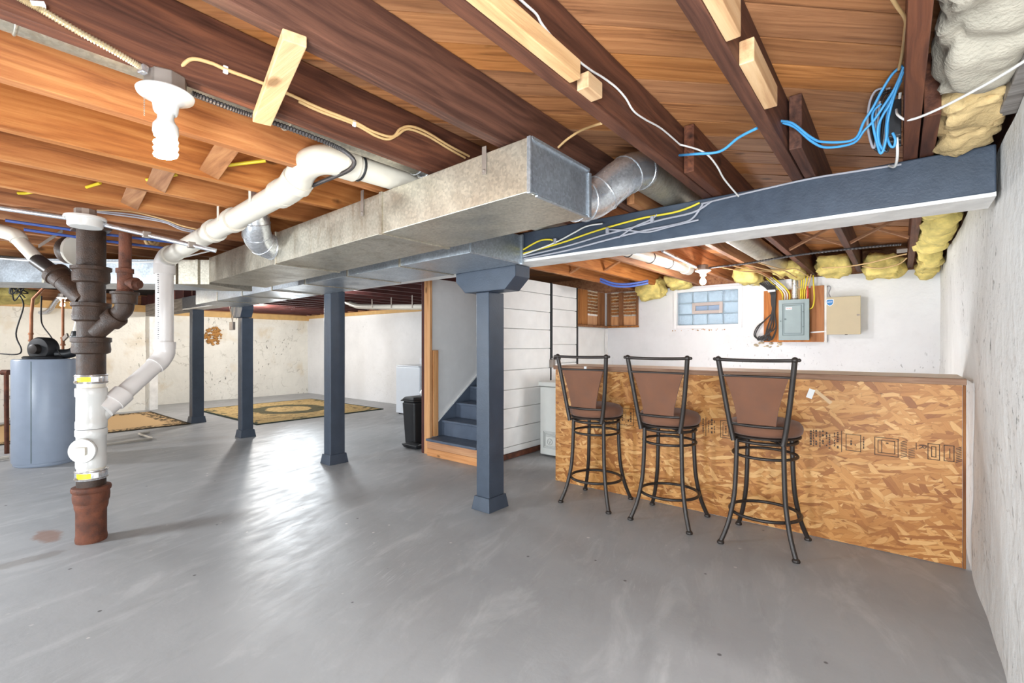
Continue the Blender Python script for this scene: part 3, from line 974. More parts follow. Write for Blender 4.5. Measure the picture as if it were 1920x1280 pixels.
pipe_piece(dp, 'coupling', [Vector((-1.95, 1.17, 2.106)), Vector((-1.95, 1.235, 2.107))], R_ + .014, PVC)
pipe_piece(dp, 'bay_pipe', [Vector((-1.95, 1.19, 2.106)), Vector((-1.95, 5.68, 2.188))], R_, PVC)
for y in (1.262, 4.1, 4.6, 5.1):
    zc = 2.106 + (y - 1.19) * .0183
    MB().ring((-1.95, y, zc), R_ + .0015, .006, 28, 6, (0, 1, 0)).build('pipe_clamp', BLACK_PL, dp, smooth=60)
pipe_piece(dp, 'end_coupling', [Vector((-1.95, 5.6, 2.187)), Vector((-1.95, 5.74, 2.189))], R_ + .014, PVC)
for x in (-3.03 - .0, -2.60):
    f = (x - pE.x) / (pF.x - pE.x); c = pE.lerp(pF, f)
    st = MB()
    st.box(x - .012, x + .012, 1.1 - R_ - .004, 1.1 - R_ - .001, c.z, 2.10)
    st.build('hanger_strap', PVC, dp)

# ---------------------------------------------------------------- cast iron soil stack
SX, SY = -4.105, .665
ss = thing('soil_stack', 'vertical soil stack of rusty cast iron with a white plastic middle section', 'pipe', (SX, SY, 0))


def ln(name, prof, m, org=(SX, SY, 0), axis=(0, 0, 1), parent=None, n=36, sm=45):
    return MB().lathe(prof, org, axis, n).build(name, m, parent or ss, smooth=sm)


ln('bottom_pipe', [(.080, 0.0), (.083, .02), (.079, .05), (.079, .20), (.086, .225), (.088, .25), (.080, .28)], RUST)
hb = Vector((.02, -.03, 1)).normalized()
ln('bell_hub', [(.082, .235), (.086, .25), (.092, .262), (.094, .27), (.096, .30), (.094, .322), (.101, .330), (.104, .345), (.100, .358), (.085, .362)], RUST)
ln('cut_pipe', [(.076, .345), (.076, .43)], IRON)
def clamp(z0, z1):
    c = ln('band_clamp', [(.082, z0), (.0835, z0 + .004), (.0835, z1 - .004), (.082, z1)], GALV_NEW)
    for z in (z0 + .008, z1 - .008):
        MB().ring((SX, SY, z), .0845, .003, 36, 6).build('clamp_wire', BOX_ST, c, smooth=60)
    th0 = math.atan2(-SY, -SX)
    for nm, m, a, b in (('yellow_tag', LABEL_Y, -1.0, -.02), ('white_tag', LABEL_W, .12, .42)):
        vs = []; fs = []
        for k in range(9):
            th = th0 + a + (b - a) * k / 8
            for z in (z0 + .014, z1 - .014):
                vs.append((SX + math.cos(th) * .0852, SY + math.sin(th) * .0852, z))
        fs = [(2 * k, 2 * k + 2, 2 * k + 3, 2 * k + 1) for k in range(8)]
        MB().add(vs, fs).build(nm, m, c)
    th = th0 - 1.05
    MB().cyl((SX + math.cos(th) * .088 - .012 * math.sin(th), SY + math.sin(th) * .088, z0 + .015), (SX + math.cos(th) * .088 + .014 * math.sin(th), SY + math.sin(th) * .088, z0 + .015), .008, 10).build('clamp_screw', BOX_ST, c, smooth=50)
    return c
clamp(0.407, 0.469)
ln('spigot', [(.074, 0.455), (.074, 0.504)], PVC)
ln('lower_fitting', [(.078, 0.483), (.080, 0.494), (.080, 0.546), (.077, 0.553), (.077, 0.685), (.083, 0.692), (.083, 0.727), (.079, 0.734)], LABEL_W if False else PORC)
ln('joint_gap', [(.076, 0.727), (.076, 0.741)], BLACK_PL)
ln('wye_fitting', [(.080, 0.737), (.082, 0.744), (.082, 0.782), (.078, 0.789), (.077, 0.942), (.083, 0.949), (.083, 0.998), (.080, 1.002)], PORC)
dr = (Vector((-4.195, 1.06, 1.165)) - Vector((-4.07, .725, .85))).normalized()
wy = Vector((SX, SY + .0, .79))
MB().tube([wy, wy + dr * .19], .066, 28).build('wye_branch', PORC, ss, smooth=50)
ln('spigot', [(.073, 0.995), (.073, 1.040)], PLASTER if False else PVC)
clamp(1.029, 1.089)
# cleanout cap facing the room
cd = Vector((.78, -.62, 0)).normalized()
cc = Vector((SX, SY, 0.605)) + cd * .065
MB().cyl(Vector((SX, SY, 0.605)), cc + cd * .02, .062, 28).build('cleanout_collar', PORC, ss, smooth=45)
cp = MB().lathe([(.078, .018), (.079, .024), (.075, .032), (.03, .034)], cc, cd).build('cleanout_cap', PORC, ss, smooth=40)
sdv = Vector((-cd.y, cd.x, 0))
MB().bar(cc + cd * .03, cc + cd * .052, .062, .05).build('square_boss', PVC, cp, bevel=.004)
# upper iron
ln('upper_pipe', [(.075, 1.054), (.075, 1.252)], IRON)
ln('hub', [(.078, 1.221), (.098, 1.231), (.101, 1.252), (.098, 1.277), (.097, 1.297), (.105, 1.301), (.105, 1.329), (.08, 1.332)], IRON)
ln('upper_wye', [(.074, 1.304), (.074, 1.444)], IRON)
ln('hub', [(.078, 1.433), (.096, 1.444), (.098, 1.471), (.094, 1.506), (.094, 1.527), (.104, 1.534), (.104, 1.555), (.08, 1.558)], IRON)
ln('upper_wye', [(.074, 1.541), (.074, 1.687)], IRON)
ln('hub', [(.077, 1.684), (.096, 1.694), (.098, 1.729), (.096, 1.764), (.106, 1.771), (.106, 1.792), (.078, 1.795)], IRON)
ln('upper_pipe', [(.075, 1.778), (.075, 2.06)], IRON)
MB().box(SX - .11, SX + .10, SY - .09, SY + .09, 2.03, 2.075).build('pipe_flange', IRON, ss, bevel=.006)
# left inlet: hub, steel nipple, white plastic
a0 = Vector((-4.110, 0.636, 1.576)); a1 = Vector((-4.261, 0.513, 1.750)); a2 = Vector((-4.345, 0.444, 1.826)); a3 = Vector((-4.472, 0.341, 2.000)); a4 = Vector((-4.609, 0.229, 2.042))
dl = (a1 - a0).normalized()
MB().tube([a0, a1], .062, 24).build('left_wye_branch', IRON, ss, smooth=50)
MB().lathe([(.05, -.09), (.064, -.085), (.066, -.03), (.074, -.026), (.074, .005), (.05, .006)], a1, dl, 28).build('left_hub', IRON, ss, smooth=45)
dl2 = (a2 - a1).normalized()
MB().tube([a1, a2 + dl2 * .02], .043, 20).build('steel_nipple', DARK_STEEL, ss, smooth=50)
MB().tube([a2, a3], .039, 20).build('white_waste_pipe', PVC, ss, smooth=50)
MB().tube(smooth_path([a3 - (a3 - a2).normalized() * .05, a3, a4, a4 + Vector((-.2, -.1, .02))], 6), .046, 20).build('white_elbow', PVC, ss, smooth=50)
# right inlet: wye, elbow, riser with a tee
b0 = Vector((-4.056, 0.680, 1.357)); b1 = Vector((-3.967, 0.752, 1.451)); b2 = Vector((-3.913, 0.796, 1.513)); b3 = Vector((-3.911, 0.799, 1.576)); b4 = Vector((-3.908, 0.801, 2.007))
db = (b1 - b0).normalized()
MB().tube([b0, b1 + db * .03], .05, 24).build('right_wye_branch', IRON, ss, smooth=50)
MB().lathe([(.052, -.03), (.066, -.026), (.068, .03), (.062, .038)], b1, db, 28).build('right_hub', IRON, ss, smooth=45)
MB().tube(smooth_path([b1, b1.lerp(b2, .7), b2 + Vector((0, 0, .01)), b3], 6), .052, 24).build('right_elbow', IRON, ss, smooth=50)
MB().lathe([(.05, -.03), (.066, -.026), (.068, .03), (.078, .034), (.078, .05), (.05, .052)], b3, (0, 0, 1), 28).build('elbow_hub', IRON, ss, smooth=45)
MB().tube([b3, b4], .034, 20).build('riser_pipe', RUST, ss, smooth=50)
te = Vector((-3.911, 0.799, 1.698))
MB().lathe([(.036, -.09), (.046, -.088), (.046, -.06), (.041, -.058), (.041, .05), (.048, .052), (.048, .08), (.036, .082)], te, (0, 0, 1), 24).build('tee', RUST, ss, smooth=45)
sd = Vector((.775, .632, -.12)).normalized()
MB().lathe([(.034, .02), (.034, .055), (.042, .057), (.042, .075), (.03, .078), (.028, .10), (.012, .104)], te + Vector((0, 0, -.01)), sd, 20).build('side_plug', RUST, ss, smooth=45)
# fitting behind the top of the stack
ob = Vector((-4.459, 0.623, 1.938))
MB().lathe([(.09, -.03), (.095, .0), (.095, .03), (.075, .05)], ob, (-.6, -.3, .1), 28).build('closet_bend', IRON, ss, smooth=45)
MB().lathe([(.105, -.025), (.108, -.005), (.1, .0)], ob + Vector((.03, .02, 0)), (-.6, -.3, .1), 28).build('white_gasket', PVC, ss, smooth=45)


# rim boards closing the joist bays above the masonry
tag(MB().box(XF - .3, XR + .3, YB + .05, YB + .09, 2.0, ZS + .03).build('trim_5', JOIST_LIT), kind='structure')
tag(MB().box(XR + .02, XR + .06, YR, YB, 2.0, ZS + .03).build('trim_6', JOIST_SHADED), kind='structure')
tag(MB().box(XF - .1, XF - .06, YR, YB, 1.9, ZS + .03).build('trim_7', JOIST_LIT), kind='structure')

# ---------------------------------------------------------------- stairs
sc = thing('staircase', 'slate painted wooden stairs with a bare pine bottom riser behind the post', 'stairs', (-3.85, 3.64, 0))
RISE, RUN = .185, .245
for i in range(9):
    z = .2 + RISE * i; y = 3.63 + RUN * i
    MB().box(-4.242 if i < 4 else -4.262, -3.445, y - .012, y + RUN + .01, z - .028, z).build('tread', PAINT_STAIR, sc, bevel=.006)
    zb = z - RISE if i else 0
    if i:
        MB().box(-4.262, -3.445, y + .012, y + .03, zb, z - .028).build('riser', PAINT_STAIR, sc)
    else:
        MB().box(-4.242, -3.445, y + .012, y + .03, .085, z - .028).build('pine_riser', RISER, sc, bevel=.002)
        MB().box(-4.242, -3.445, y + .010, y + .03, .0, .083).build('pine_riser', RISER, sc, bevel=.002)
tag(sc.children[-1], None)
MB().prism([(3.82, .0), (3.82, .36), (5.9, 1.93), (5.9, .0)], 'yz', -4.274, -4.264).build('skirt_board', PAINT_STAIR, sc)
MB().prism([(3.82, .36), (3.82, .382), (5.9, 1.952), (5.9, 1.93)], 'yz', -4.274, -4.255).build('white_edge', LABEL_W, sc)

# ---------------------------------------------------------------- bar counter
bar = thing('bar_counter', 'home bar with a stamped oriented strand board front and brown plank top', 'bar', (-1.1, 3.73, 0))
fp = MB().box(-2.51, .285, 3.73, 3.745, .004, 1.05).build('front_panel', OSB_M, bar)
MB().box(.287, .300, 3.722, 3.745, .004, 1.05).build('end_strip', WOOD_SHELF, bar, bevel=.002)
MB().box(-2.51, -2.495, 3.746, 4.25, .004, 1.05).build('end_panel', OSB_M, bar)
MB().box(-2.525, .302, 3.712, 3.75, 1.052, 1.088).build('front_nosing', BARTOP, bar, bevel=.004)
MB().box(-2.525, .302, 3.751, 4.26, 1.056, 1.088).build('top_board', plain('pale_top_board', srgb(206, 186, 166), .5, var=.08), bar, bevel=.003)
MB().box(-2.19, -2.165, 3.7105, 3.73, 1.050, 1.0895).build('white_tape', LABEL_W, bar)

# factory stamps printed sideways along the board
def stamp(x0, x1, z0, z1, kind, seed):
    random.seed(seed)
    b = MB()
    yf = 3.7294
    def r(a0, a1, c0, c1):
        b.box(a0, a1, yf - .0004, yf + .0006, c0, c1)
    if kind in ('frame', 'double'):
        t = .004
        for k in range(2 if kind == 'double' else 1):
            e = k * .016
            r(x0 + e, x1 - e, z0 + e, z0 + e + t); r(x0 + e, x1 - e, z1 - e - t, z1 - e)
            r(x0 + e, x0 + e + t, z0 + e, z1 - e); r(x1 - e - t, x1 - e, z0 + e, z1 - e)
        x0 += .024 if kind == 'frame' else .034; x1 -= .018 if kind == 'frame' else .03; z0 += .03; z1 -= .03
    if kind == 'bars':
        n = int((z1 - z0) / .0095)
        for k in range(n):
            z = z0 + (z1 - z0) * k / n
            b.bar((x0, yf, z), (x1, yf, z + .012), .0036, .001, (0, 1, 0))
        return b
    x = x0
    while x < x1 - .004:
        w = random.choice((.006, .009, .012))
        if random.random() < .14:
            r(x, x + .004, z0 - .012, z1 + .012)
        else:
            z = z0 + random.uniform(0, .02)
            while z < z1 - .006:
                h = random.uniform(.006, .018)
                if random.random() < .82:
                    r(x, min(x1, x + w), z, min(z + h, z1))
                    if random.random() < .5:
                        pass
                z += h + .0045
        x += w + random.choice((.007, .010, .014))
    return b


SP = [(-2.05, -1.90, .60, .75, 'text'), (-1.87, -1.72, .60, .745, 'frame'), (-1.60, -1.44, .60, .73, 'text'), (-1.40, -1.30, .60, .73, 'text'),
      (-1.16, -1.06, .60, .72, 'text'), (-1.03, -.90, .59, .72, 'double'), (-.86, -.66, .60, .71, 'text'), (-.62, -.53, .60, .71, 'text'),
      (-.46, -.335, .60, .715, 'text'), (-.325, -.265, .60, .715, 'text'),
      (-.262, -.182, .602, .71, 'frame'), (-.172, -.16, .60, .70, 'text'), (-.115, .002, .595, .708, 'double'), (.012, .042, .598, .70, 'bars'),
      (.048, .078, .598, .66, 'bars'), (.135, .19, .605, .70, 'double'), (.206, .252, .606, .70, 'frame'), (.258, .282, .605, .695, 'bars')]
for i, a in enumerate(SP):
    tag(stamp(*a, 40 + i).build('grade_stamp', INK, fp), kind='stuff')
vs, fs = text_mesh('R', .05)
# the letter lies on its side, like the rest of the stamps
vs = [(.112 + v[1] * 1.0, 3.7291 - v[2], .675 - v[0]) for v in vs]
MB().add(vs, fs).build('stamped_letter', INK, fp)
b = MB()
for x in (.084, .137):
    b.box(x - .002, x + .002, 3.7288, 3.7304, .655, .695)
tag(b.build('stamped_lines', INK, fp), kind='stuff')
random.seed(11)
tp = thing('tape_scrap', 'scrap of clear tape and label stuck to the bar front right of the third stool', 'tape', (-.44, 3.728, .94))
MB().bar((-.465, 3.727, .925), (-.445, 3.727, .985), .035, .003, (0, 1, 0)).build('label', LABEL_W, tp)
MB().bar((-.43, 3.7275, .98), (-.34, 3.7275, .90), .022, .002, (0, 1, 0)).build('tape_strip', plain('tan_tape', srgb(214, 178, 132), .4, var=.05), tp)

# ---------------------------------------------------------------- bar stools
def make_stool(label):
    t = thing('bar_stool', label, 'stool', (0, 0, 0), 'bar stools')
    def B(name, mb, m, sm=50, par=None, bv=0):
        return mb.build(name, m, par or t, smooth=sm, bevel=bv)
    # legs: nearly upright, then kicking out to ball feet
    for sx in (-1, 1):
        for sy in (-1, 1):
            pth = smooth_path([(.134 * sx, .134 * sy, .685), (.136 * sx, .136 * sy, .56), (.141 * sx, .141 * sy, .40), (.150 * sx, .150 * sy, .28), (.176 * sx, .174 * sy, .13), (.212 * sx, .208 * sy, .012)], 4)
            lg = B('leg', MB().tube(pth, .0145, 12), DARK_STEEL)
            B('foot_pad', MB().lathe([(.012, 0), (.021, .002), (.023, .009), (.020, .017), (.013, .024)], (.212 * sx, .208 * sy, 0), n=16), DARK_STEEL, par=lg)
    B('foot_ring', MB().ring((0, 0, .20), .206, .0105, 48, 10), DARK_STEEL)
    B('upper_ring', MB().ring((0, 0, .575), .186, .0095, 48, 10), DARK_STEEL)
    B('top_ring', MB().ring((0, 0, .668), .184, .0105, 48, 10), DARK_STEEL)
    for k in range(4):
        an = math.pi / 2 * k
        pass
    cr = MB()
    cr.bar((-.135, -.135, .674), (.135, .135, .674), .03, .008)
    cr.bar((-.135, .135, .6745), (.135, -.135, .6745), .03, .008)
    B('cross_brace', cr, DARK_STEEL, 0)
    B('swivel_plate', MB().lathe([(.075, .678), (.085, .68), (.085, .692), (.075, .694)]), DARK_STEEL)
    B('seat_pan', MB().lathe([(.185, .692), (.207, .694), (.209, .704), (.195, .709)], n=40), DARK_STEEL)
    B('seat_cushion', MB().lathe([(.17, .708), (.202, .712), (.214, .726), (.218, .748), (.214, .770), (.197, .790), (.15, .803), (.08, .808), (.01, .810)], n=44), SUEDE, 60)
    # back posts
    def yz(z):
        f = max(0, (z - .70) / .49)
        return -.186 - .067 * f ** 1.3
    def xz(z):
        f = max(0, (z - .68) / .51)
        return .140 + .073 * f ** .8
    for sx in (-1, 1):
        pth = [(xz(z) * sx, yz(z), z) for z in (.672, .70, .75, .82, .91, 1.0, 1.08, 1.14, 1.185)]
        B('back_post', MB().tube(smooth_path(pth, 3), .0155, 12), DARK_STEEL)
        B('finial', MB().ball((xz(1.19) * sx, yz(1.19), 1.192), .019, 14), DARK_STEEL)
        B('finial_tip', MB().ball((xz(1.19) * sx + .022 * sx, yz(1.19), 1.192), .011, 12), DARK_STEEL)
        B('seat_bracket', MB().bar((.140 * sx, -.186, .684), (.09 * sx, -.05, .686), .03, .008), DARK_STEEL, 0)
    tb = [(x, yz(1.19) - .012 * (1 - (x / .21) ** 2), 1.190 - .004 * (1 - (x / .21) ** 2)) for x in [-.23 + .046 * k for k in range(11)]]
    B('top_rail', MB().tube(tb, .0105, 12), DARK_STEEL)
    zt = 1.088
    tb = [(x, yz(zt) - .010 * (1 - (x / .22) ** 2), zt) for x in [-.195 + .039 * k for k in range(11)]]
    B('upper_slat_bar', MB().tube(tb, .008, 10), DARK_STEEL)
    zl = .782
    tb = [(x, yz(zl) - .042 * (1 - (x / .15) ** 2), zl) for x in [-.142 + .0284 * k for k in range(11)]]
    B('lower_slat_bar', MB().tube(tb, .0095, 10), DARK_STEEL)
    # suede back: wide at the top, waisted towards the seat
    n = 14; vs = []; fs = []
    for side in (0, 1):
        for j in range(n + 1):
            f = j / n
            z = zl + (zt + .002 - zl) * f
            w = .108 + .074 * (f ** 1.55)
            for i in range(9):
                u = -1 + 2 * i / 8
                bow = .030 * (1 - f) + .010 * f
                puff = .011 * (1 - u ** 4) * (1 - (2 * f - 1) ** 6)
                y = yz(z) - bow * (1 - (u * w / .2) ** 2)
                vs.append((u * w, y - .004 - puff if side == 0 else y + .006 + puff, z))
    N = (n + 1) * 9
    for side in (0, 1):
        for j in range(n):
            for i in range(8):
                a = side * N + j * 9 + i
                fs.append((a, a + 1, a + 10, a + 9))
    for j in range(n):
        for i in (0, 8):
            a = j * 9 + i
            fs.append((a, a + 9, a + 9 + N, a + N))
    for i in range(8):
        for j in (0, n):
            a = j * 9 + i
            fs.append((a, a + 1, a + 1 + N, a + N))
    B('backrest', MB().add(vs, fs), SUEDE, 50)
    return t


st = make_stool('brown suede swivel bar stool at the left end of the bar, nearest the white freezer')
for i, (x, y, rz, lb) in enumerate(((-1.925, 3.455, 2, None),
                                   (-1.312, 3.45, 1, 'brown suede swivel bar stool in the middle of the three at the bar'),
                                   (-.674, 3.43, -1, 'brown suede swivel bar stool at the right, closest to the rough white wall'))):
    o = st if i == 0 else copy_tree(st)
    o.location = (x, y, 0); o.rotation_euler.z = math.radians(rz)
    if lb: o['label'] = lb

# ---------------------------------------------------------------- freezer behind the end of the bar
fz = thing('chest_freezer', 'off white chest freezer standing against the board wall behind the bar', 'freezer', (-2.95, 4.8, 0))
MB().box(-3.225, -2.56, 4.47, 5.05, .02, .80).build('body', FREEZER_M, fz, bevel=.012)
MB().box(-3.24, -2.55, 4.455, 5.06, .805, .86).build('lid', FREEZER_M, fz, bevel=.012)
vg = MB()
for k in range(3):
    e = .012 * k
    x0, x1, z0, z1 = -3.175 + e, -2.98 - e, .10 + e, .29 - e
    for a in ((x0, x1, z0, z0 + .003), (x0, x1, z1 - .003, z1), (x0, x0 + .003, z0, z1), (x1 - .003, x1, z0, z1)):
        vg.box(a[0], a[1], 4.465, 4.471, a[2], a[3])
for k in range(3):
    vg.box(-3.14, -3.01, 4.465, 4.471, .235 + k * .012, .239 + k * .012)
gv = plain('gray_print', srgb(160, 162, 160), .5)
tag(vg.build('vent_grille', gv, fz), kind='stuff')
em = MB().ring((-3.085, 4.467, .175), .034, .003, 28, 6, (0, 1, 0)); em.tube([(-3.10, 4.467, .19), (-3.085, 4.467, .155), (-3.07, 4.467, .19)], .003, 6)
tag(em.build('round_emblem', gv, fz), kind='stuff')

# ---------------------------------------------------------------- open lath frame in the corner
lf = thing('lath_frame', 'open wooden stud frame in the corner with lath and plaster keys showing', 'frame', (-3.3, 6.3, 1.54))
for y0, y1 in ((5.555, 5.80), (6.10, 6.30)):
    MB().box(-3.40, -3.362, y0, y1, 1.565, 2.05).build('stud', WOOD_SHELF, lf, bevel=.004)
for x0, x1 in ((-3.36, -3.30), (-3.17, -3.10), (-2.90, -2.875)):
    MB().box(x0, x1, 6.355, 6.395, 1.565, 2.05).build('stud', WOOD_SHELF, lf, bevel=.004)
MB().box(-3.40, -3.33, 5.55, 6.395, 1.535, 1.563).build('bottom_plate', WOOD_SHELF, lf, bevel=.004)
MB().box(-3.329, -2.87, 6.33, 6.395, 1.535, 1.563).build('bottom_plate', WOOD_SHELF, lf, bevel=.004)
MB().box(-3.402, -3.385, 5.79, 6.11, 1.57, 1.70).build('backing_board', WOOD_NEW_Z, lf)
MB().box(-3.30, -2.90, 6.38, 6.397, 1.57, 1.70).build('backing_board', WOOD_NEW_Z, lf)
for k in range(7):
    z = 1.725 + k * .046
    MB().box(-3.404, -3.388, 5.79, 6.11, z, z + .034).build('lath_strip', WOOD_SHELF, lf)
    MB().box(-3.30, -2.90, 6.382, 6.396, z, z + .034).build('lath_strip', WOOD_SHELF, lf)
kb = MB()
random.seed(3)
for k in range(8):
    z = 1.72 + k * .046
    for u in range(13):
        kb.ball((-3.387 + random.uniform(0, .006), 5.80 + u * .025, z + random.uniform(-.004, .004)), random.uniform(.009, .016), 6, .6)
    for u in range(17):
        kb.ball((-3.29 + u * .0235, 6.382, z + random.uniform(-.004, .004)), random.uniform(.009, .016), 6, .6)
tag(kb.build('plaster_keys', PLASTER, lf), kind='stuff')
MB().box(-3.386, -3.375, 5.80, 6.1, 1.70, 1.725).build('white_ledge', LABEL_W, lf)
tag(MB().box(-3.40, -3.365, 6.36, 6.398, .6, 1.53).build('trim_8', PAINT_PALE, bevel=.004), kind='structure')

# ---------------------------------------------------------------- electrical panel and boxes on the back wall
pb = thing('plywood_backboard', 'orange plywood board on the window wall behind the breaker panel', 'board', (-.95, 6.39, 1.32))
MB().box(-1.262, -.645, 6.375, 6.399, 1.318, 1.935).build('left_sheet', PLY, pb, bevel=.003)
MB().box(-.775, -.645, 6.352, 6.374, 1.325, 1.955).build('right_strip', PLY, pb, bevel=.003)
MB().box(-.648, -.622, 6.36, 6.399, 1.31, 1.95).build('gray_edge', PAINT_PALE, pb)
MB().bar((-.775, 6.349, 1.425), (-.625, 6.349, 1.435), .014, .003, (0, 1, 0)).build('white_strip', LABEL_W, pb)
bp = thing('breaker_panel', 'gray green steel breaker panel with a hinged inner door on the plywood', 'panel', (-.93, 6.37, 1.34))
MB().box(-1.075, -.785, 6.27, 6.374, 1.345, 1.80).build('body', PANEL_G, bp, bevel=.006)
MB().box(-1.083, -.777, 6.258, 6.269, 1.338, 1.806).build('cover', PANEL_G, bp, bevel=.004)
def rim(x0, x1, z0, z1, w, y0, y1):
    b = MB()
    b.box(x0, x1, y0, y1, z0, z0 + w); b.box(x0, x1, y0, y1, z1 - w, z1)
    b.box(x0, x0 + w, y0, y1, z0 + w, z1 - w); b.box(x1 - w, x1, y0, y1, z0 + w, z1 - w)
    return b
rim(-1.045, -.825, 1.392, 1.760, .008, 6.253, 6.2585).build('outer_groove', PANEL_D, bp)
dr_ = MB().box(-1.027, -.853, 6.250, 6.2585, 1.415, 1.738).build('door', PANEL_G, bp, bevel=.004)
rim(-1.029, -.851, 1.413, 1.740, .006, 6.2495, 6.2545).build('door_edge', PANEL_D, dr_)
MB().cyl((-1.012, 6.2505, 1.58), (-1.012, 6.240, 1.58), .010, 14).build('latch', PANEL_D, dr_, smooth=45)
lw = MB().box(-1.008, -.945, 6.2485, 6.2502, 1.690, 1.716).build('white_label', LABEL_W, dr_)
rl = MB()
for k in range(5):
    rl.box(-1.0 + k * .0105, -1.0 + k * .0105 + .007, 6.2478, 6.2486, 1.698, 1.708)
tag(rl.build('red_print', RED, lw), kind='stuff')
for (x, z) in ((-1.062, 1.56), (-.835, 1.66), (-.835, 1.49)):
    MB().cyl((x, 6.259, z), (x, 6.252, z), .007, 12).build('screw', PANEL_D, bp, smooth=45)
MB().cyl((-.928, 6.32, 1.80), (-.928, 6.32, 2.06), .032, 20).build('service_conduit', GALV_NEW, bp, smooth=45)
MB().lathe([(.034, 0), (.042, .003), (.042, .02), (.034, .024)], (-.928, 6.32, 1.80), n=16).build('conduit_nut', BOX_ST, bp, smooth=45)
cb = MB().bar((-.98, 6.30, 1.945), (-.86, 6.30, 1.945), .02, .006).build('conduit_strap', BOX_ST, bp)

tb_ = thing('metal_cabinet', 'tan metal control cabinet with a keyed door right of the breaker panel', 'cabinet', (-.46, 6.4, 1.4))
MB().box(-.612, -.315, 6.30, 6.398, 1.402, 1.805).build('body', TAN_MET, tb_, bevel=.004)
td = MB().box(-.617, -.310, 6.285, 6.299, 1.397, 1.810).build('door', TAN_MET, tb_, bevel=.004)
MB().cyl((-.335, 6.286, 1.605), (-.335, 6.276, 1.605), .010, 14).build('lock', BOX_ST, td, smooth=45)
MB().bar((-.335, 6.274, 1.605), (-.315, 6.270, 1.603), .006, .012).build('key', BOX_ST, td)
MB().box(-.45, -.425, 6.282, 6.2905, 1.392, 1.399).build('knockout', DARK_STEEL, tb_)
# blue shield sticker at the upper left corner
sk = thing('shield_sticker', 'small blue and white shield sticker on the corner of the tan cabinet', 'sticker', (-.585, 6.284, 1.75))
sh = [(-.036, .030), (-.022, .036), (.022, .036), (.036, .030), (.036, -.002), (.026, -.026), (0, -.042), (-.026, -.026), (-.036, -.002)]
MB().prism([(-.585 + x, 1.752 + z) for x, z in sh], 'xz', 6.2825, 6.2848).build('white_border', LABEL_W, sk)
MB().prism([(-.585 + x * .84, 1.752 + z * .84) for x, z in sh], 'xz', 6.2815, 6.2824).build('blue_shield', BLUE_ST, sk)
vs, fs = text_mesh('ADT', .026)
MB().add([(-.585 + v[0], 6.2812 - v[2] * .5, 1.756 + v[1]) for v in vs], fs).build('lettering', LABEL_W, sk)

# torn paint under the backboard
tpn = MB()
random.seed(5)
for k in range(16):
    x = random.uniform(-1.36, -1.08); tpn.ball((x, 6.398, 1.285 + random.uniform(-.03, .03)), random.uniform(.012, .03), 6, .5)
tag(tpn.build('torn_plaster_patch', PLASTER, None), 'torn patch of plaster on the wall below the plywood board', 'plaster', kind='stuff')


# ---------------------------------------------------------------- water heater corner
WXc, WYc = -7.22, .80
wh = thing('water_heater', 'gray blue water heater tank with a black vent blower on top', 'water heater', (WXc, WYc, 0))
MB().lathe([(.255, 0), (.262, .01), (.262, .035), (.255, .05)], (WXc, WYc, 0), n=48).build('base_ring', TANK, wh, smooth=40)
MB().lathe([(.27, .035), (.275, .05), (.275, 1.115), (.268, 1.128), (.25, 1.132)], (WXc, WYc, 0), n=56).build('tank', TANK, wh, smooth=40)
sv = Vector((math.cos(-.55), math.sin(-.55), 0)) * .2755
MB().box(WXc + sv.x - .003, WXc + sv.x + .003, WYc + sv.y - .003, WYc + sv.y + .003, .05, 1.11).build('seam', PANEL_D, wh)
tc_ = Vector((WXc, WYc - .02, 1.132))
MB().lathe([(.10, 0), (.17, .0), (.175, .02), (.16, .03)], tc_, n=36).build('blower_base', BLACK_PL, wh, smooth=40)
# snail shaped blower housing lying on its side
aw = Vector((.60, -.80, 0))
MB().lathe([(.06, -.075), (.11, -.07), (.128, -.055), (.130, .05), (.118, .066), (.07, .07)], tc_ + Vector((-.04, .0, .105)), aw, 36).build('blower_housing', BLACK_PL, wh, smooth=40)
MB().lathe([(.03, .07), (.055, .072), (.05, .12), (.03, .125)], tc_ + Vector((-.04, .0, .105)), aw, 24).build('blower_motor', DARK_STEEL, wh, smooth=40)
e0 = Vector((WXc + .02, WYc + .12, 1.14)); 
MB().tube(smooth_path([tc_ + Vector((.02, .10, .05)), tc_ + Vector((.09, .20, .06)), tc_ + Vector((.13, .25, .12)), tc_ + Vector((.13, .25, .23))], 6), .052, 20).build('outlet_elbow', BLACK_PL, wh, smooth=50)
oc = tc_ + Vector((.13, .25, .23))
MB().lathe([(.06, 0), (.066, .0), (.066, .022), (.058, .024), (.05, .07), (.046, .075)], oc, n=24).build('rubber_boot', BLACK_PL, wh, smooth=40)
MB().ring(oc + Vector((0, 0, .012)), .067, .004, 30, 6).build('boot_clamp', GALV_NEW, wh, smooth=60)
MB().tube([oc + Vector((0, 0, .06)), oc + Vector((.03, .09, .67))], .043, 20).build('vent_pipe', PVC, wh, smooth=50)
MB().tube(smooth_path([oc + Vector((.03, .09, .65)), oc + Vector((.03, .095, .72)), oc + Vector((-.02, .05, .77)), oc + Vector((-.25, -.15, .74)), oc + Vector((-.45, -.30, .68))], 5), .046, 18).build('vent_elbow', PVC, wh, smooth=50)
MB().tube(smooth_path([(-7.496, 0.469, 1.188), (-7.354, 0.585, 1.182), (-7.390, 0.620, 1.234), (-7.507, 0.589, 1.409), (-7.515, 0.647, 1.706), (-7.614, 0.630, 1.829)], 6), .007, 8).build('power_cord', CABLE_K, wh, smooth=60)

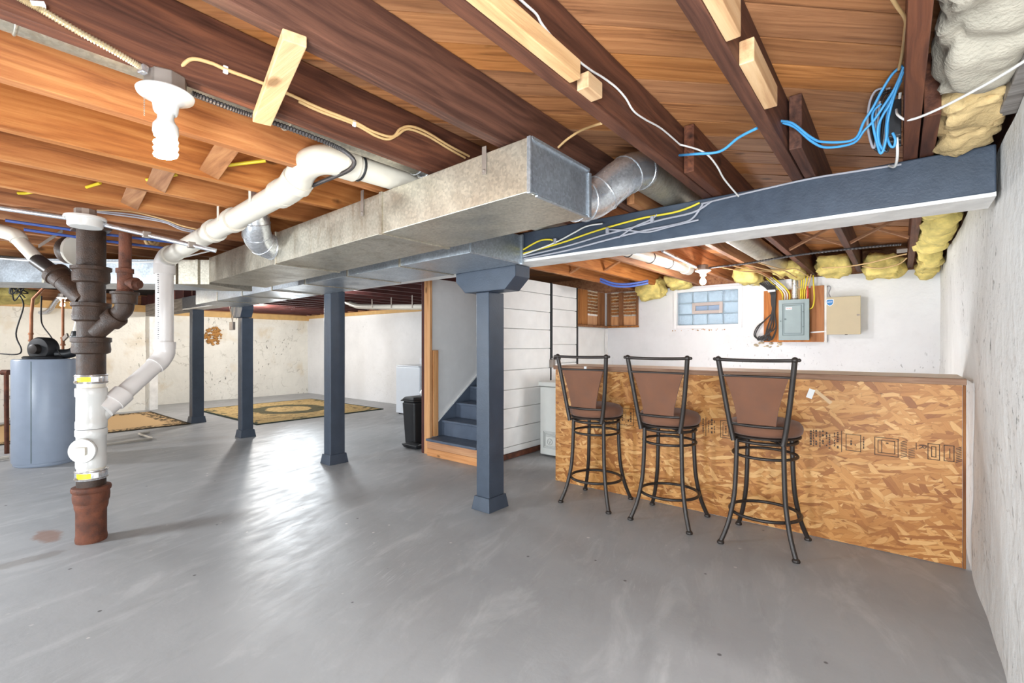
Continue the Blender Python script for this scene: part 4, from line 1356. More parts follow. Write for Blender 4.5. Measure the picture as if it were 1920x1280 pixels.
cp_ = thing('copper_pipe', 'left copper water pipe rising from behind the gray tank with a valve', 'pipe', (-7.805, 0.732, 1.150))
MB().tube([((-7.805, 0.732, 1.014)[0], (-7.805, 0.732, 1.014)[1], 0.0), (-7.805, 0.732, 1.014), (-7.801, 0.736, 1.645), (-7.786, 0.748, 1.819), (-7.690, 0.826, 1.943)], .016, 12).build('tube', COPPER, cp_, smooth=50)
MB().lathe([(.012, -.05), (.024, -.048), (.024, -.03), (.018, -.028), (.018, .028), (.024, .03), (.024, .05), (.012, .052)], (-7.805, 0.732, 1.373), n=16).build('valve_body', COPPER, cp_, smooth=45)
cp_ = thing('copper_pipe', 'thin copper pipe with a lever valve just right of the white vent pipe', 'pipe', (-7.654, 0.985, 1.148))
MB().tube([((-7.654, 0.985, 1.009)[0], (-7.654, 0.985, 1.009)[1], 0.0), (-7.654, 0.985, 1.829)], .013, 12).build('tube', COPPER, cp_, smooth=50)
MB().lathe([(.012, -.05), (.024, -.048), (.024, -.03), (.018, -.028), (.018, .028), (.024, .03), (.024, .05), (.012, .052)], (-7.654, 0.985, 1.324), n=16).build('valve_body', COPPER, cp_, smooth=45)
MB().bar((-7.622, 0.985, 1.349), (-7.542, 1.012, 1.399), .02, .05).build('lever', BOX_ST, cp_, bevel=.003)
cp_ = thing('gas_pipe', 'rusty gas pipe with a capped tee standing left of the gray tank', 'pipe', (-8.177, 0.558, 0.157))
MB().tube([((-8.167, 0.566, 0.025)[0], (-8.167, 0.566, 0.025)[1], .0), (-8.172, 0.562, 0.946)], .022, 14).build('tube', RUST, cp_, smooth=50)
MB().tube([(-8.211, 0.531, 0.958), (-8.148, 0.582, 0.958)], .032, 14).build('tee', RUST, cp_, smooth=50)
cp_ = thing('red_capillary_line', 'thin brown line bending down behind the vent blower', 'pipe', (-7.429, 0.781, 1.561))
MB().tube(smooth_path([(-7.569, 0.796, 1.839), (-7.504, 0.785, 1.623), (-7.420, 0.789, 1.501), (-7.277, 0.841, 1.369), (-7.153, 0.878, 1.233), (-7.126, 0.900, 1.157)], 5), .007, 8).build('tube', CABLE_K, cp_, smooth=60)
cp_.name = 'control_line'
el = thing('wall_conduit', 'horizontal gray conduit along the top of the left wall behind the tank', 'conduit', (-11.766, 0.987, 1.853))
MB().tube(smooth_path([(-12.267, 0.579, 1.871), (-11.766, 0.987, 1.853), (-11.480, 1.220, 1.843), (-11.380, 1.302, 1.899), (-11.308, 1.360, 2.028), (-11.193, 1.454, 2.194)], 5), .035, 14).build('tube', STEEL, el, smooth=50)
tg = thing('cable_tangle', 'tangle of black cords hanging from the joists above the gray tank', 'cord', (-7.901, 0.654, 1.912))
random.seed(21)
pts = [(-7.901, 0.654, 2.005)]
for k in range(14):
    a = pts[0]
    pts.append((a[0] + random.uniform(-.08, .08), a[1] + random.uniform(-.08, .08), a[2] + random.uniform(-.22, .02)))
MB().tube(smooth_path(pts, 6), .007, 8).build('cord', CABLE_K, tg, smooth=60)
# bulb over there
def bulb(name, label, base, m, par_group=None, chain=True, cfl=False, box=True, disc=.066, boxm=None):
    bx, by, bz = base                       # centre of the underside of the box
    t = thing(name, label, 'lamp', base)
    if box:
        MB().lathe([(.050, .0), (.054, .004), (.054, .048), (.048, .052)], (bx, by, bz), n=8).build('junction_box', boxm or BOX_ST, t, bevel=.002)
    MB().lathe([(.028, -.062), (.031, -.055), (.033, -.035), (disc * .72, -.020), (disc, -.012), (disc + .003, -.004), (disc, 0)], (bx, by, bz), n=36).build('porcelain_holder', PORC, t, smooth=50)
    if cfl:
        MB().lathe([(.020, -.135), (.029, -.132), (.033, -.12), (.032, -.098), (.026, -.09), (.021, -.08), (.021, -.060)], (bx, by, bz), n=24).build('bulb_base', PORC, t, smooth=50)
        pts = []
        for k in range(61):
            a = k / 60 * 3.0 * 2 * math.pi
            pts.append((bx + .0225 * math.cos(a), by + .0225 * math.sin(a), bz - .140 - .052 * k / 60))
        MB().tube(pts, .0088, 10).build('glowing_coil', m, t, smooth=60)
    else:
        MB().lathe([(.002, -.148), (.016, -.146), (.026, -.136), (.030, -.122), (.027, -.106), (.019, -.090), (.014, -.076), (.0135, -.06)], (bx, by, bz), n=24).build('bulb', m, t, smooth=60)
    return t


bl = bulb('ceiling_lamp', 'bare lit bulb glowing behind the white vent pipe in the left corner', (-9.98, 1.28, 2.02), BULB_L)

# ---------------------------------------------------------------- rugs and loose things on the floor of the far room
rg = thing('area_rug', 'floral area rug with a dark green medallion between two posts', 'rug', (-9.38, 4.5, 0))
MB().box(-1.42, 1.42, -1.21, 1.21, .002, .014).build('pile', rug_mat('floral_rug', srgb(186, 160, 112), srgb(58, 66, 58), srgb(128, 104, 76), 1.42, 1.21, True), rg, world=False, bevel=.003)
rg = thing('bordered_rug', 'plain tan rug with a dark patterned border behind the soil stack', 'rug', (-10.0, 1.45, 0))
MB().box(-1.12, 1.12, -1.22, 1.22, .002, .012).build('pile', rug_mat('tan_rug', srgb(206, 172, 128), srgb(70, 62, 50), srgb(206, 172, 128), 1.12, 1.22, False), rg, world=False, bevel=.003)
fp_ = thing('floor_pipe', 'thin white plastic pipe bent in a zigzag on the floor behind the stack', 'pipe', (-7.922, 1.651, 0.020))
MB().tube(fillet([(-7.772, 1.105, 0.020), (-7.801, 1.889, 0.020), (-8.383, 1.862, 0.020), (-8.412, 1.999, 0.020)], .05, 5), .016, 10).build('tube', PVC, fp_, smooth=50)
fp_ = thing('drain_hose', 'short white pipe lying on the floor left of the gray tank', 'pipe', (-7.626, 0.497, 0.020))
MB().tube([(-7.627, 0.322, 0.030), (-7.695, 0.546, 0.030)], .018, 10).build('tube', PVC, fp_, smooth=50)

wm = thing('washing_machine', 'white top loading washer at the far wall behind the trash can', 'washer', (-6.95, 5.85, 0))
MB().box(-7.29, -6.61, 5.50, 6.18, .02, .885).build('body', APPL, wm, bevel=.012)
MB().box(-7.275, -6.625, 5.49, 6.05, .887, .91).build('lid', APPL, wm, bevel=.008)
MB().box(-7.28, -6.62, 6.055, 6.18, .887, 1.03).build('control_panel', APPL, wm, bevel=.01)
for x in (-7.15, -6.78):
    MB().lathe([(.0, 0), (.028, .002), (.026, .022), (.0, .024)], (x, 6.054, .97), (0, -1, 0), 16).build('knob', BOX_ST, wm, smooth=45)
for x, y in ((-7.24, 5.55), (-6.66, 5.55), (-7.24, 6.12), (-6.66, 6.12)):
    MB().cyl((x, y, 0), (x, y, .025), .02, 10).build('foot', BLACK_PL, wm)
hb_ = thing('supply_hose', 'gray washer hoses hanging on the wall above the washer', 'hose', (-6.75, 6.36, 1.1))
MB().tube(smooth_path([(-6.80, 6.37, 1.32), (-6.83, 6.33, 1.2), (-6.82, 6.3, 1.0), (-6.8, 6.28, .9)], 5), .012, 8).build('hose', CABLE_G, hb_, smooth=50)
MB().tube(smooth_path([(-6.70, 6.37, 1.32), (-6.67, 6.33, 1.2), (-6.69, 6.3, 1.0), (-6.7, 6.28, .9)], 5), .012, 8).build('hose', CABLE_G, hb_, smooth=50)

tr = thing('trash_can', 'tall black plastic trash can with a lid beside the stair wall', 'trash can', (-4.93, 4.0, 0))
MB().frustum((-4.975, -4.775, 3.89, 4.13), (-5.00, -4.75, 3.86, 4.16), .0, .555).build('body', BLACK_PL, tr, bevel=.03, seg=3)
MB().frustum((-5.015, -4.735, 3.845, 4.175), (-5.005, -4.745, 3.855, 4.165), .556, .575).build('rim', BLACK_PL, tr, bevel=.008)
MB().frustum((-5.005, -4.745, 3.855, 4.165), (-4.97, -4.78, 3.89, 4.13), .576, .612).build('lid', BLACK_PL, tr, bevel=.012)
bg_ = MB()
bg_.ball((-4.76, 4.06, .60), .05, 12, .5)
cb_ = thing('cardboard_box', 'tall open cardboard box between the trash can and the stair wall', 'box', (-4.57, 4.1, 0))
MB().box(-4.70, -4.43, 3.99, 4.25, 0, .90).build('carton', CARD, cb_, bevel=.003)
MB().bar((-4.70, 4.12, .90), (-4.755, 4.12, .945), .25, .005, (.6, 0, .8)).build('flap', CARD, cb_)
MB().bar((-4.565, 3.99, .90), (-4.565, 3.96, .955), .25, .005, (0, .8, .5)).build('flap', CARD, cb_)
wb_ = thing('plastic_bag', 'white crumpled plastic bag on the rim of the trash can', 'bag', (-4.80, 4.1, .61))
random.seed(9)
b = MB(); b.ball((-4.79, 4.08, .665), .07, 16, .8)
b.v = [tuple(Vector(p) + Vector((noise.noise(Vector(p) * 30), noise.noise(Vector(p) * 30 + Vector((5, 0, 0))), noise.noise(Vector(p) * 30 + Vector((0, 7, 0))))) * .018) for p in b.v]
b.build('bag', LABEL_W, wb_, smooth=30)
dp_ = thing('dustpan', 'black dustpan lying on the floor at the foot of the stair stud', 'dustpan', (-4.66, 3.78, 0))
MB().frustum((-4.80, -4.56, 3.74, 3.90), (-4.83, -4.53, 3.72, 3.92), .004, .05).build('pan', BLACK_PL, dp_, bevel=.01)
MB().bar((-4.58, 3.80, .04), (-4.44, 3.78, .08), .03, .02).build('handle', BLACK_PL, dp_, bevel=.006)
br = thing('push_broom', 'black handled brush leaning between the trash can and the stair wall', 'broom', (-4.62, 3.86, 0))
MB().tube([(-4.60, 3.93, .03), (-4.52, 3.97, .62)], .012, 10).build('handle', BLACK_PL, br, smooth=50)
b = MB(); random.seed(4)
for k in range(9):
    b.tube(smooth_path([(-4.535, 3.955, .5), (-4.60 + random.uniform(-.05, .05), 3.93, .47 + random.uniform(-.06, .06)), (-4.64 + random.uniform(-.04, .04), 3.92, .42 + random.uniform(-.06, .04))], 4), .007, 6)
tag(b.build('hanging_straps', BLACK_PL, br), kind='stuff')

# bare stone showing through the far wall
sb = MB(); random.seed(31)
for k in range(60):
    a = random.uniform(0, 2 * math.pi); r = .21 * math.sqrt(random.random())
    sb.ball((XF + .0 + random.uniform(.01, .03), 4.13 + r * math.cos(a) * .85, 1.50 + r * math.sin(a)), random.uniform(.02, .045), 7, .7)
tag(sb.build('bare_stone_patch', STONE_T), 'patch of bare brown stone where the white wall paint has fallen off', 'stone', kind='stuff')
fp3 = thing('overhead_pipe', 'white pipe with straps hung under the oxblood joists above the laundry', 'pipe', (-6.8, 4.9, 1.96))
pp = [(-8.158, 4.900, 2.157), (-7.764, 4.900, 2.025), (-7.293, 4.900, 1.962), (-5.351, 4.900, 1.862)]
MB().tube(smooth_path(pp, 5), .045, 16).build('tube', PVC, fp3, smooth=50)
for u in (0, 1, 2):
    c = Vector(pp[2]).lerp(Vector(pp[3]), .1 + .28 * u)
    MB().box(c.x - .012, c.x + .012, 4.85, 4.853, c.z - .02, 2.078).build('strap', BOX_ST, fp3)


# ---------------------------------------------------------------- insulation
def batt(name, label, x0, x1, y0, y1, z0, z1, m, amp=.05, seed=0, freq=5.0, res=.035, group=None):
    """lumpy fiberglass: every face of a box pushed about by noise, rounded at its edges"""
    bm = bmesh.new()
    nx, ny, nz = max(2, int((x1 - x0) / res)), max(2, int((y1 - y0) / res)), max(2, int((z1 - z0) / res))
    vmap = {}
    c = Vector(((x0 + x1) / 2, (y0 + y1) / 2, (z0 + z1) / 2)); h = Vector(((x1 - x0) / 2, (y1 - y0) / 2, (z1 - z0) / 2))
    rr = min(h) * .75
    def V(i, j, k):
        key = (i, j, k)
        if key not in vmap:
            p = Vector((x0 + (x1 - x0) * i / nx, y0 + (y1 - y0) * j / ny, z0 + (z1 - z0) * k / nz))
            q = Vector([max(-h[a] + rr, min(h[a] - rr, p[a] - c[a])) for a in range(3)])
            d = (p - c) - q
            if d.length > 1e-6:
                d = d.normalized()
            s = Vector((seed * 3.1, seed * 1.7, seed))
            w3 = Vector((noise.noise(p * 3 + s), noise.noise(p * 3 - s), 0)) * .25
            f = noise.noise(p * freq + s) + .55 * noise.noise((p + w3) * freq * 2.3 + s) + .35 * noise.noise(Vector(((p.x + w3.x) * freq * 3, (p.y + w3.y) * freq * 9, p.z * freq * 5)) + s)
            g = abs(noise.noise(Vector((p.x * freq * .6, p.y * freq * .6, p.z * 9)) + s))
            vmap[key] = bm.verts.new(c + q + d * (rr + amp * f - amp * .9 * (1 - min(1, g * 5))))
        return vmap[key]
    def Q(a, b, c_, d):
        try:
            bm.faces.new((V(*a), V(*b), V(*c_), V(*d)))
        except ValueError:
            pass
    for i in range(nx):
        for j in range(ny):
            Q((i, j, 0), (i, j + 1, 0), (i + 1, j + 1, 0), (i + 1, j, 0)); Q((i, j, nz), (i + 1, j, nz), (i + 1, j + 1, nz), (i, j + 1, nz))
    for i in range(nx):
        for k in range(nz):
            Q((i, 0, k), (i + 1, 0, k), (i + 1, 0, k + 1), (i, 0, k + 1)); Q((i, ny, k), (i, ny, k + 1), (i + 1, ny, k + 1), (i + 1, ny, k))
    for j in range(ny):
        for k in range(nz):
            Q((0, j, k), (0, j, k + 1), (0, j + 1, k + 1), (0, j + 1, k)); Q((nx, j, k), (nx, j + 1, k), (nx, j + 1, k + 1), (nx, j, k + 1))
    me = bpy.data.meshes.new(name)
    bm.to_mesh(me); bm.free()
    for p in me.polygons:
        p.use_smooth = True
    me.materials.append(m)
    o = bpy.data.objects.new(name, me); COL.objects.link(o)
    return tag(o, label, 'insulation', group)


G = 'fiberglass insulation in the joist bays'
batt('insulation_batt', 'large cream fiberglass batt stuffed beside the joist at the top right', .085, .30, .75, 2.16, 2.075, 2.26, INSUL_W, .03, 1, 4, .02, group=G)
batt('insulation_batt', 'cream fiberglass lump resting on the wall end of the blue gray beam', .115, .30, 2.17, 2.66, 2.06, 2.24, INSUL_N, .035, 2, 7, .016, group=G)
batt('insulation_batt', 'yellow fiberglass batt just behind the beam against the right wall', .10, .30, 2.92, 3.9, 2.03, 2.22, INSUL_Y, .04, 3, 5, group=G)
batt('insulation_batt', 'yellow fiberglass batt in the far right corner bay of the ceiling', .12, .30, 3.95, 5.2, 2.02, 2.2, INSUL_Y, .04, 4, 5, group=G)
batt('insulation_batt', 'yellow fiberglass clump at the far right corner above the window wall', .14, .30, 5.3, 6.38, 1.97, 2.16, INSUL_Y, .045, 5, 6, group=G)
batt('insulation_batt', 'yellow fiberglass clump above the wall to the right of the tan cabinet', -.29, .04, 5.95, 6.38, 1.96, 2.2, INSUL_Y, .05, 6, 6, group=G)
batt('insulation_batt', 'yellow fiberglass clump above the tan cabinet', -.68, -.38, 5.9, 6.38, 2.03, 2.22, INSUL_Y, .045, 7, 6, group=G)
batt('insulation_batt', 'yellow fiberglass clump behind the cables over the breaker panel', -1.10, -.80, 5.9, 6.38, 2.05, 2.22, INSUL_Y, .045, 8, 6, group=G)
batt('insulation_batt', 'yellow fiberglass hanging between the window and the breaker panel', -1.50, -1.23, 5.85, 6.38, 2.00, 2.2, INSUL_Y, .045, 9, 6, group=G)
batt('insulation_batt', 'yellow fiberglass clump directly above the glass block window', -2.36, -2.06, 5.95, 6.38, 2.02, 2.2, INSUL_Y, .045, 10, 6, group=G)
batt('insulation_batt', 'yellow fiberglass batt sagging beside the lath frame', -2.80, -2.42, 6.05, 6.39, 1.90, 2.2, INSUL_Y, .04, 11, 6, group=G)
batt('insulation_batt', 'yellow fiberglass strip along the top of the laundry wall', -7.4, -4.45, 6.15, 6.35, 1.86, 2.02, INSUL_Y, .05, 12, 4, .06, group=G)
batt('insulation_batt', 'yellow fiberglass in the joists over the gray tank at the left edge', -8.9, -8.3, .3, .9, 1.82, 2.0, INSUL_Y, .05, 13, 4, .06, group=G)

# ---------------------------------------------------------------- lumber nailed to the joists
def lumber(label, mb, m, loc, name='wood_block', cat='block'):
    o = mb.build(name, m, bevel=.003)
    return tag(o, label, cat)


lumber('long pine nailer strip on the side of the joist above the trunk duct', MB().box(-.777, -.738, -1.2, 1.232, 2.078, 2.135), WOOD_NEW_Y, None, 'nailer_strip', 'board')
lumber('small square pine block just past the end of the long nailer strip', MB().box(-.777, -.735, 1.272, 1.362, 2.072, 2.122), WOOD_NEW_Y, None)
lumber('pine block nearest the camera on the joist with two blocks', MB().box(-.352, -.315, 1.12, 1.325, 2.078, 2.20), WOOD_NEW_Y, None)
lumber('longer pale pine block with a rounded end on the joist with two blocks', MB().box(-.352, -.312, 1.455, 1.785, 2.077, 2.145), WOOD_NEW_Y, None)
lumber('pine brace nailed across between two joists right of the lit bulb', MB().bar((-1.71, .725, 2.06), (-1.19, .585, 2.062), .058, .03), WOOD_NEW_X, None, 'cross_brace', 'board')
for i, (a, b, y) in enumerate(((-3.03 + .04, -2.60, .72), (-3.53 + .04, -3.035, .715), (-2.55, -2.115, .82))):
    lumber('flat bridging board between joists, %s' % ('behind the lit bulb', 'left of the sloped drain pipe under the far joists', 'under the joists right of the lit bulb')[i],
           MB().bar((a, y + .02, 2.10), (b, y - .02, 2.16), .085, .02, (0, .35, 1)), WOOD_X, None, 'bridging_board', 'board')
# cross bridging beyond the beam
def bridging(xa, xb, y, label):
    t = thing('cross_bridging', label, 'bridging', ((xa + xb) / 2, y, 2.1))
    MB().bar((xa, y - .02, 2.10), (xb, y - .02, 2.285), .045, .018, (0, 0, 1)).build('diagonal_strut', WOOD_X, t, bevel=.002)
    MB().bar((xa, y + .03, 2.285), (xb, y + .03, 2.10), .045, .018, (0, 0, 1)).build('diagonal_strut', WOOD_X, t, bevel=.002)
bridging(-.727, -.35, 4.68, 'crossed wooden struts between the second and third joists beyond the beam')
bridging(-.30, .066, 4.68, 'crossed wooden struts between the first and second joists beyond the beam')
bridging(-2.96, -2.55, 4.68, 'crossed wooden struts near the lath frame beyond the beam')
bridging(-2.49, -2.07, 4.68, 'crossed wooden struts left of the white drain pipe beyond the beam')

# ---------------------------------------------------------------- lamps
NB = bulb('ceiling_lamp', 'porcelain pull chain lamp with a brightly lit coiled bulb under the joists', (-1.688, .441, 2.03), BULB_N, cfl=True, disc=.070)
ch = MB()
for k in range(9):
    ch.ball((-1.735, .40, 2.012 - k * .006), .0022, 6)
ch.tube([(-1.72, .41, 2.018), (-1.735, .40, 2.014)], .002, 6)
tag(ch.build('pull_chain', BOX_ST, NB), kind='stuff')
MB().box(-1.70, -1.655, .50, .50 + .006, 2.0, 2.0 + .004)
bulb('ceiling_lamp', 'bare lit bulb on a porcelain holder in front of the glass block window', (-1.551, 5.0, 2.05), BULB_B, disc=.075)
cf = thing('ceiling_fixture', 'round white capped ceiling fixture above the soil stack', 'fixture', (-3.618, 0.560, 2.012))
fc = Vector((-3.618, 0.560, 2.012))
MB().lathe([(.06, -.012), (.094, -.012), (.097, -.006), (.094, .004), (.05, .006)], fc, n=40).build('flange', PORC, cf, smooth=45)
MB().lathe([(.02, -.058), (.074, -.056), (.079, -.05), (.081, -.012), (.06, -.011)], fc, n=40).build('cap', PORC, cf, smooth=45)
MB().lathe([(.05, .0), (.05, .045)], fc, n=10).build('junction_box', BOX_ST, cf)
EM = [Vector((-4.140, 0.134, 2.095)), Vector((-3.645, 0.564, 2.002)), Vector((-3.293, 1.121, 1.868))]
em_ = thing('conduit', 'zinc conduit running both ways from the white capped ceiling fixture', 'conduit', tuple(EM[1]))
MB().tube([EM[0], EM[1]], .0135, 12).build('tube', STEEL, em_, smooth=50)
MB().tube([EM[1], EM[2]], .0135, 12).build('tube', STEEL, em_, smooth=50)
for f in (.45, .8):
    c = EM[1].lerp(EM[2], f)
    MB().bar(c - Vector((0, .02, 0)), c + Vector((0, .02, 0)), .036, .036).build('coupling', BOX_ST, em_, bevel=.004)

# armored cable from the lamp box, with its ridges
def armored(t, pts, r, m, name='armored_cable', pitch=.012):
    path = smooth_path(pts, 24)
    rs = [r * (1.0 if k % 2 else .72) for k in range(len(path))]
    return MB().tube(path, rs, 9).build(name, m, t)


ac = thing('armored_cable', 'ridged armored cable running up the joist from the pull chain lamp', 'cable', (-1.640, 0.243, 2.087))
armored(ac, [(-1.655, 0.371, 2.064), (-1.640, 0.308, 2.074), (-1.638, 0.233, 2.090), (-1.638, 0.169, 2.108)], .0095, FLEX)
armored(ac, [(-1.638, 0.169, 2.108), (-1.638, 0.137, 2.114), (-1.638, 0.102, 2.122)], .0095, FLEX)
MB().bar((-1.650, 0.370, 2.059), (-1.655, 0.386, 2.057), .024, .024).build('connector', GALV_NEW, ac, bevel=.003)
MB().bar((-1.636, 0.154, 2.110), (-1.632, 0.178, 2.119), .014, .010).build('zip_tie', LABEL_W, ac)
ac = thing('dark_cable', 'dark armored cable lying along the round duct and looping back by the drain elbow', 'cable', (-1.740, 0.954, 2.077))
armored(ac, [(-1.761, 0.530, 2.090), (-1.765, 0.642, 2.088), (-1.754, 0.740, 2.085), (-1.749, 0.874, 2.083), (-1.754, 1.014, 2.080), (-1.771, 1.093, 2.075), (-1.798, 1.140, 2.060), (-1.867, 1.160, 2.050), (-1.971, 1.158, 2.045), (-2.084, 1.156, 2.045), (-2.237, 1.166, 2.050)], .010, FLEX_D)

def cable(name, label, pts, m, r=.005, k=6, cat='cable', n=8, group=None):
    t = MB().tube(smooth_path(pts, k), r, n).build(name, m, smooth=60)
    return tag(t, label, cat, group)


def staple(u, lb, m=LABEL_W):
    u = Vector(u)
    return tag(MB().bar(u - Vector((.004, 0, .012)), u + Vector((-.004, 0, .012)), .008, .014, (0, 1, 0)).build('cable_staple', m, bevel=.002),
               lb, 'staple', 'cable staples on the joists')


cable('tan_cable', 'tan cable arching from the lamp box and stapled along the dark joist', [(-1.665, 0.463, 2.089), (-1.655, 0.475, 2.116), (-1.645, 0.498, 2.141), (-1.643, 0.545, 2.150), (-1.643, 0.590, 2.149), (-1.643, 0.678, 2.153), (-1.643, 0.784, 2.153), (-1.643, 0.901, 2.148), (-1.643, 1.044, 2.150), (-1.643, 1.129, 2.142), (-1.643, 1.220, 2.153), (-1.643, 1.261, 2.199), (-1.643, 1.318, 2.231), (-1.643, 1.408, 2.237), (-1.643, 1.538, 2.222), (-1.643, 1.681, 2.213)], CABLE_T, .0058)
cable('tan_cable', 'second tan cable beside the first, drooping at the hump near the trunk duct', [(-1.645, 0.822, 2.143), (-1.645, 0.902, 2.138), (-1.645, 1.045, 2.142), (-1.643, 1.141, 2.129), (-1.643, 1.201, 2.136), (-1.643, 1.247, 2.169), (-1.643, 1.303, 2.214), (-1.643, 1.408, 2.222), (-1.643, 1.538, 2.207), (-1.643, 1.652, 2.196)], CABLE_T, .0055)
staple((-1.638, 0.586, 2.147), 'small white cable staple on the joist, nearer the pull chain lamp')
staple((-1.638, 1.041, 2.143), 'small white cable staple on the joist, nearer the trunk duct')
cable('white_cable', 'white cable waving along the joist side past the pine blocks', [(-0.768, 0.942, 2.185), (-0.768, 0.998, 2.186), (-0.768, 1.048, 2.186), (-0.768, 1.073, 2.173), (-0.768, 1.129, 2.161), (-0.768, 1.199, 2.158), (-0.768, 1.276, 2.161), (-0.768, 1.352, 2.167), (-0.768, 1.427, 2.178), (-0.768, 1.520, 2.185), (-0.768, 1.596, 2.178), (-0.768, 1.663, 2.157), (-0.768, 1.769, 2.164), (-0.768, 1.931, 2.186), (-0.768, 2.150, 2.191)], CABLE_W, .0038)
cable('white_cable', 'white cable tail hanging past the joist end and dropping to the beam', [(-0.763, 2.136, 2.185), (-.70, 2.20, 2.165), (-.675, 2.26, 2.15), (-.660, 2.34, 2.12), (-.658, 2.45, 2.09), (-0.635, 2.620, 2.044)], CABLE_W, .0042)
cable('tan_cable', 'tan cable curving from behind the trunk duct up to the joist', [(-1.190, 1.787, 2.170), (-1.150, 1.796, 2.198), (-1.080, 1.785, 2.211), (-0.980, 1.716, 2.180), (-0.860, 1.585, 2.110)], CABLE_T, .0055)
# blue network cables
cable('blue_cable', 'blue cable pair crossing the bay above the beam from joist to joist', [(-0.768, 2.143, 2.140), (-.66, 2.02, 2.08), (-.56, 2.02, 2.065), (-.48, 1.98, 2.085), (-0.405, 1.938, 2.086)], CABLE_B, .0055)
cable('blue_cable', 'upper blue cable swooping from the joist hole to the cable coil', [(-0.352, 2.089, 2.151), (-.32, 2.14, 2.15), (-.27, 2.20, 2.105), (-.23, 2.25, 2.09), (-0.136, 2.290, 2.087), (-0.103, 2.290, 2.148), (-0.073, 2.280, 2.193), (-0.044, 2.270, 2.248), (-0.015, 2.250, 2.285), (0.012, 2.230, 2.295)], CABLE_B, .005)
cable('blue_cable', 'lower blue cable swooping from the joist hole to the cable coil', [(-0.352, 2.111, 2.153), (-.315, 2.16, 2.14), (-.265, 2.22, 2.09), (-.22, 2.27, 2.072), (-0.138, 2.310, 2.081), (-0.104, 2.310, 2.120), (-0.073, 2.300, 2.147), (-0.044, 2.280, 2.183), (-0.015, 2.270, 2.226), (0.003, 2.250, 2.259), (0.016, 2.230, 2.290)], CABLE_B, .005)
co = thing('cable_coil', 'hanging bundle of looped blue and black cables beside the joist at the beam', 'cable', (-.03, 2.3, 2.2))
random.seed(13)
for pts in ([(-0.051, 2.300, 2.204), (-0.073, 2.300, 2.184), (-0.077, 2.300, 2.148), (-0.066, 2.310, 2.074), (-0.051, 2.310, 2.017), (-0.036, 2.300, 2.063), (-0.030, 2.290, 2.130), (-0.012, 2.270, 2.207), (0.014, 2.240, 2.282)],
            [(-0.016, 2.310, 2.225), (-0.033, 2.320, 2.196), (-0.054, 2.320, 2.143), (-0.058, 2.330, 2.079), (-0.048, 2.330, 2.039), (-0.033, 2.310, 2.080), (-0.028, 2.300, 2.152), (-0.008, 2.270, 2.218), (0.015, 2.240, 2.277)],
            [(0.009, 2.260, 2.257), (-0.016, 2.290, 2.207), (-0.030, 2.300, 2.156), (-0.035, 2.310, 2.096), (-0.025, 2.310, 2.045), (-0.013, 2.310, 2.033), (-0.008, 2.300, 2.055), (-0.016, 2.300, 2.083)],
            [(0.015, 2.240, 2.289), (0.000, 2.260, 2.245), (-0.025, 2.280, 2.185), (-0.044, 2.290, 2.157), (-0.060, 2.300, 2.115), (-0.057, 2.310, 2.060), (-0.041, 2.310, 2.023)]):
    MB().tube(smooth_path(pts, 6), .0045, 8).build('blue_loop', CABLE_B, co, smooth=60)
for k in range(6):
    d = Vector((.008 * k, .006 * k, -.008 * (k % 3)))
    pts = [Vector(p) + d for p in ((-0.047, 2.360, 2.289), (-0.072, 2.370, 2.287), (-0.089, 2.370, 2.244), (-0.095, 2.380, 2.164), (-0.084, 2.380, 2.090), (-0.073, 2.380, 2.070), (-0.064, 2.380, 2.144), (-0.056, 2.370, 2.243))]
    MB().tube(smooth_path(pts, 6), .0045, 8).build('black_loop' if k % 3 else 'gray_loop', CABLE_K if k % 3 else CABLE_G, co, smooth=60)
bk = MB()
for k in range(5):
    bk.box(-.03, .010, 2.33 + k * .03, 2.352 + k * .03, 2.08 + .02 * (k % 2), 2.22)
tag(bk.build('terminal_blocks', BLACK_PL, co, bevel=.003), kind='stuff')
MB().tube(smooth_path([(.006, 2.33, 2.24), (-.004, 2.36, 2.12), (-.002, 2.42, 2.04), (-.01, 2.52, 2.02), (-.03, 2.6, 2.05)], 6), .005, 8).build('white_tail', CABLE_W, co, smooth=60)
cable('yellow_cable', 'yellow cable coming down beside the joist at the top right to the blue coil', [(-0.017, 1.550, 2.179), (-0.004, 1.620, 2.183), (0.016, 1.720, 2.190), (0.016, 1.850, 2.221), (0.011, 2.120, 2.288), (.002, 2.24, 2.29)], CABLE_T, .0052)
cable('white_cable', 'white cable stretched from the joist across the insulation to the right wall', [(-.005, 2.28, 2.16), (.0, 2.22, 2.115), (.03, 2.19, 2.078), (.09, 2.12, 2.062), (.17, 2.02, 2.055), (.24, 1.90, 2.045), (.33, 1.70, 2.03)], CABLE_W, .0042)
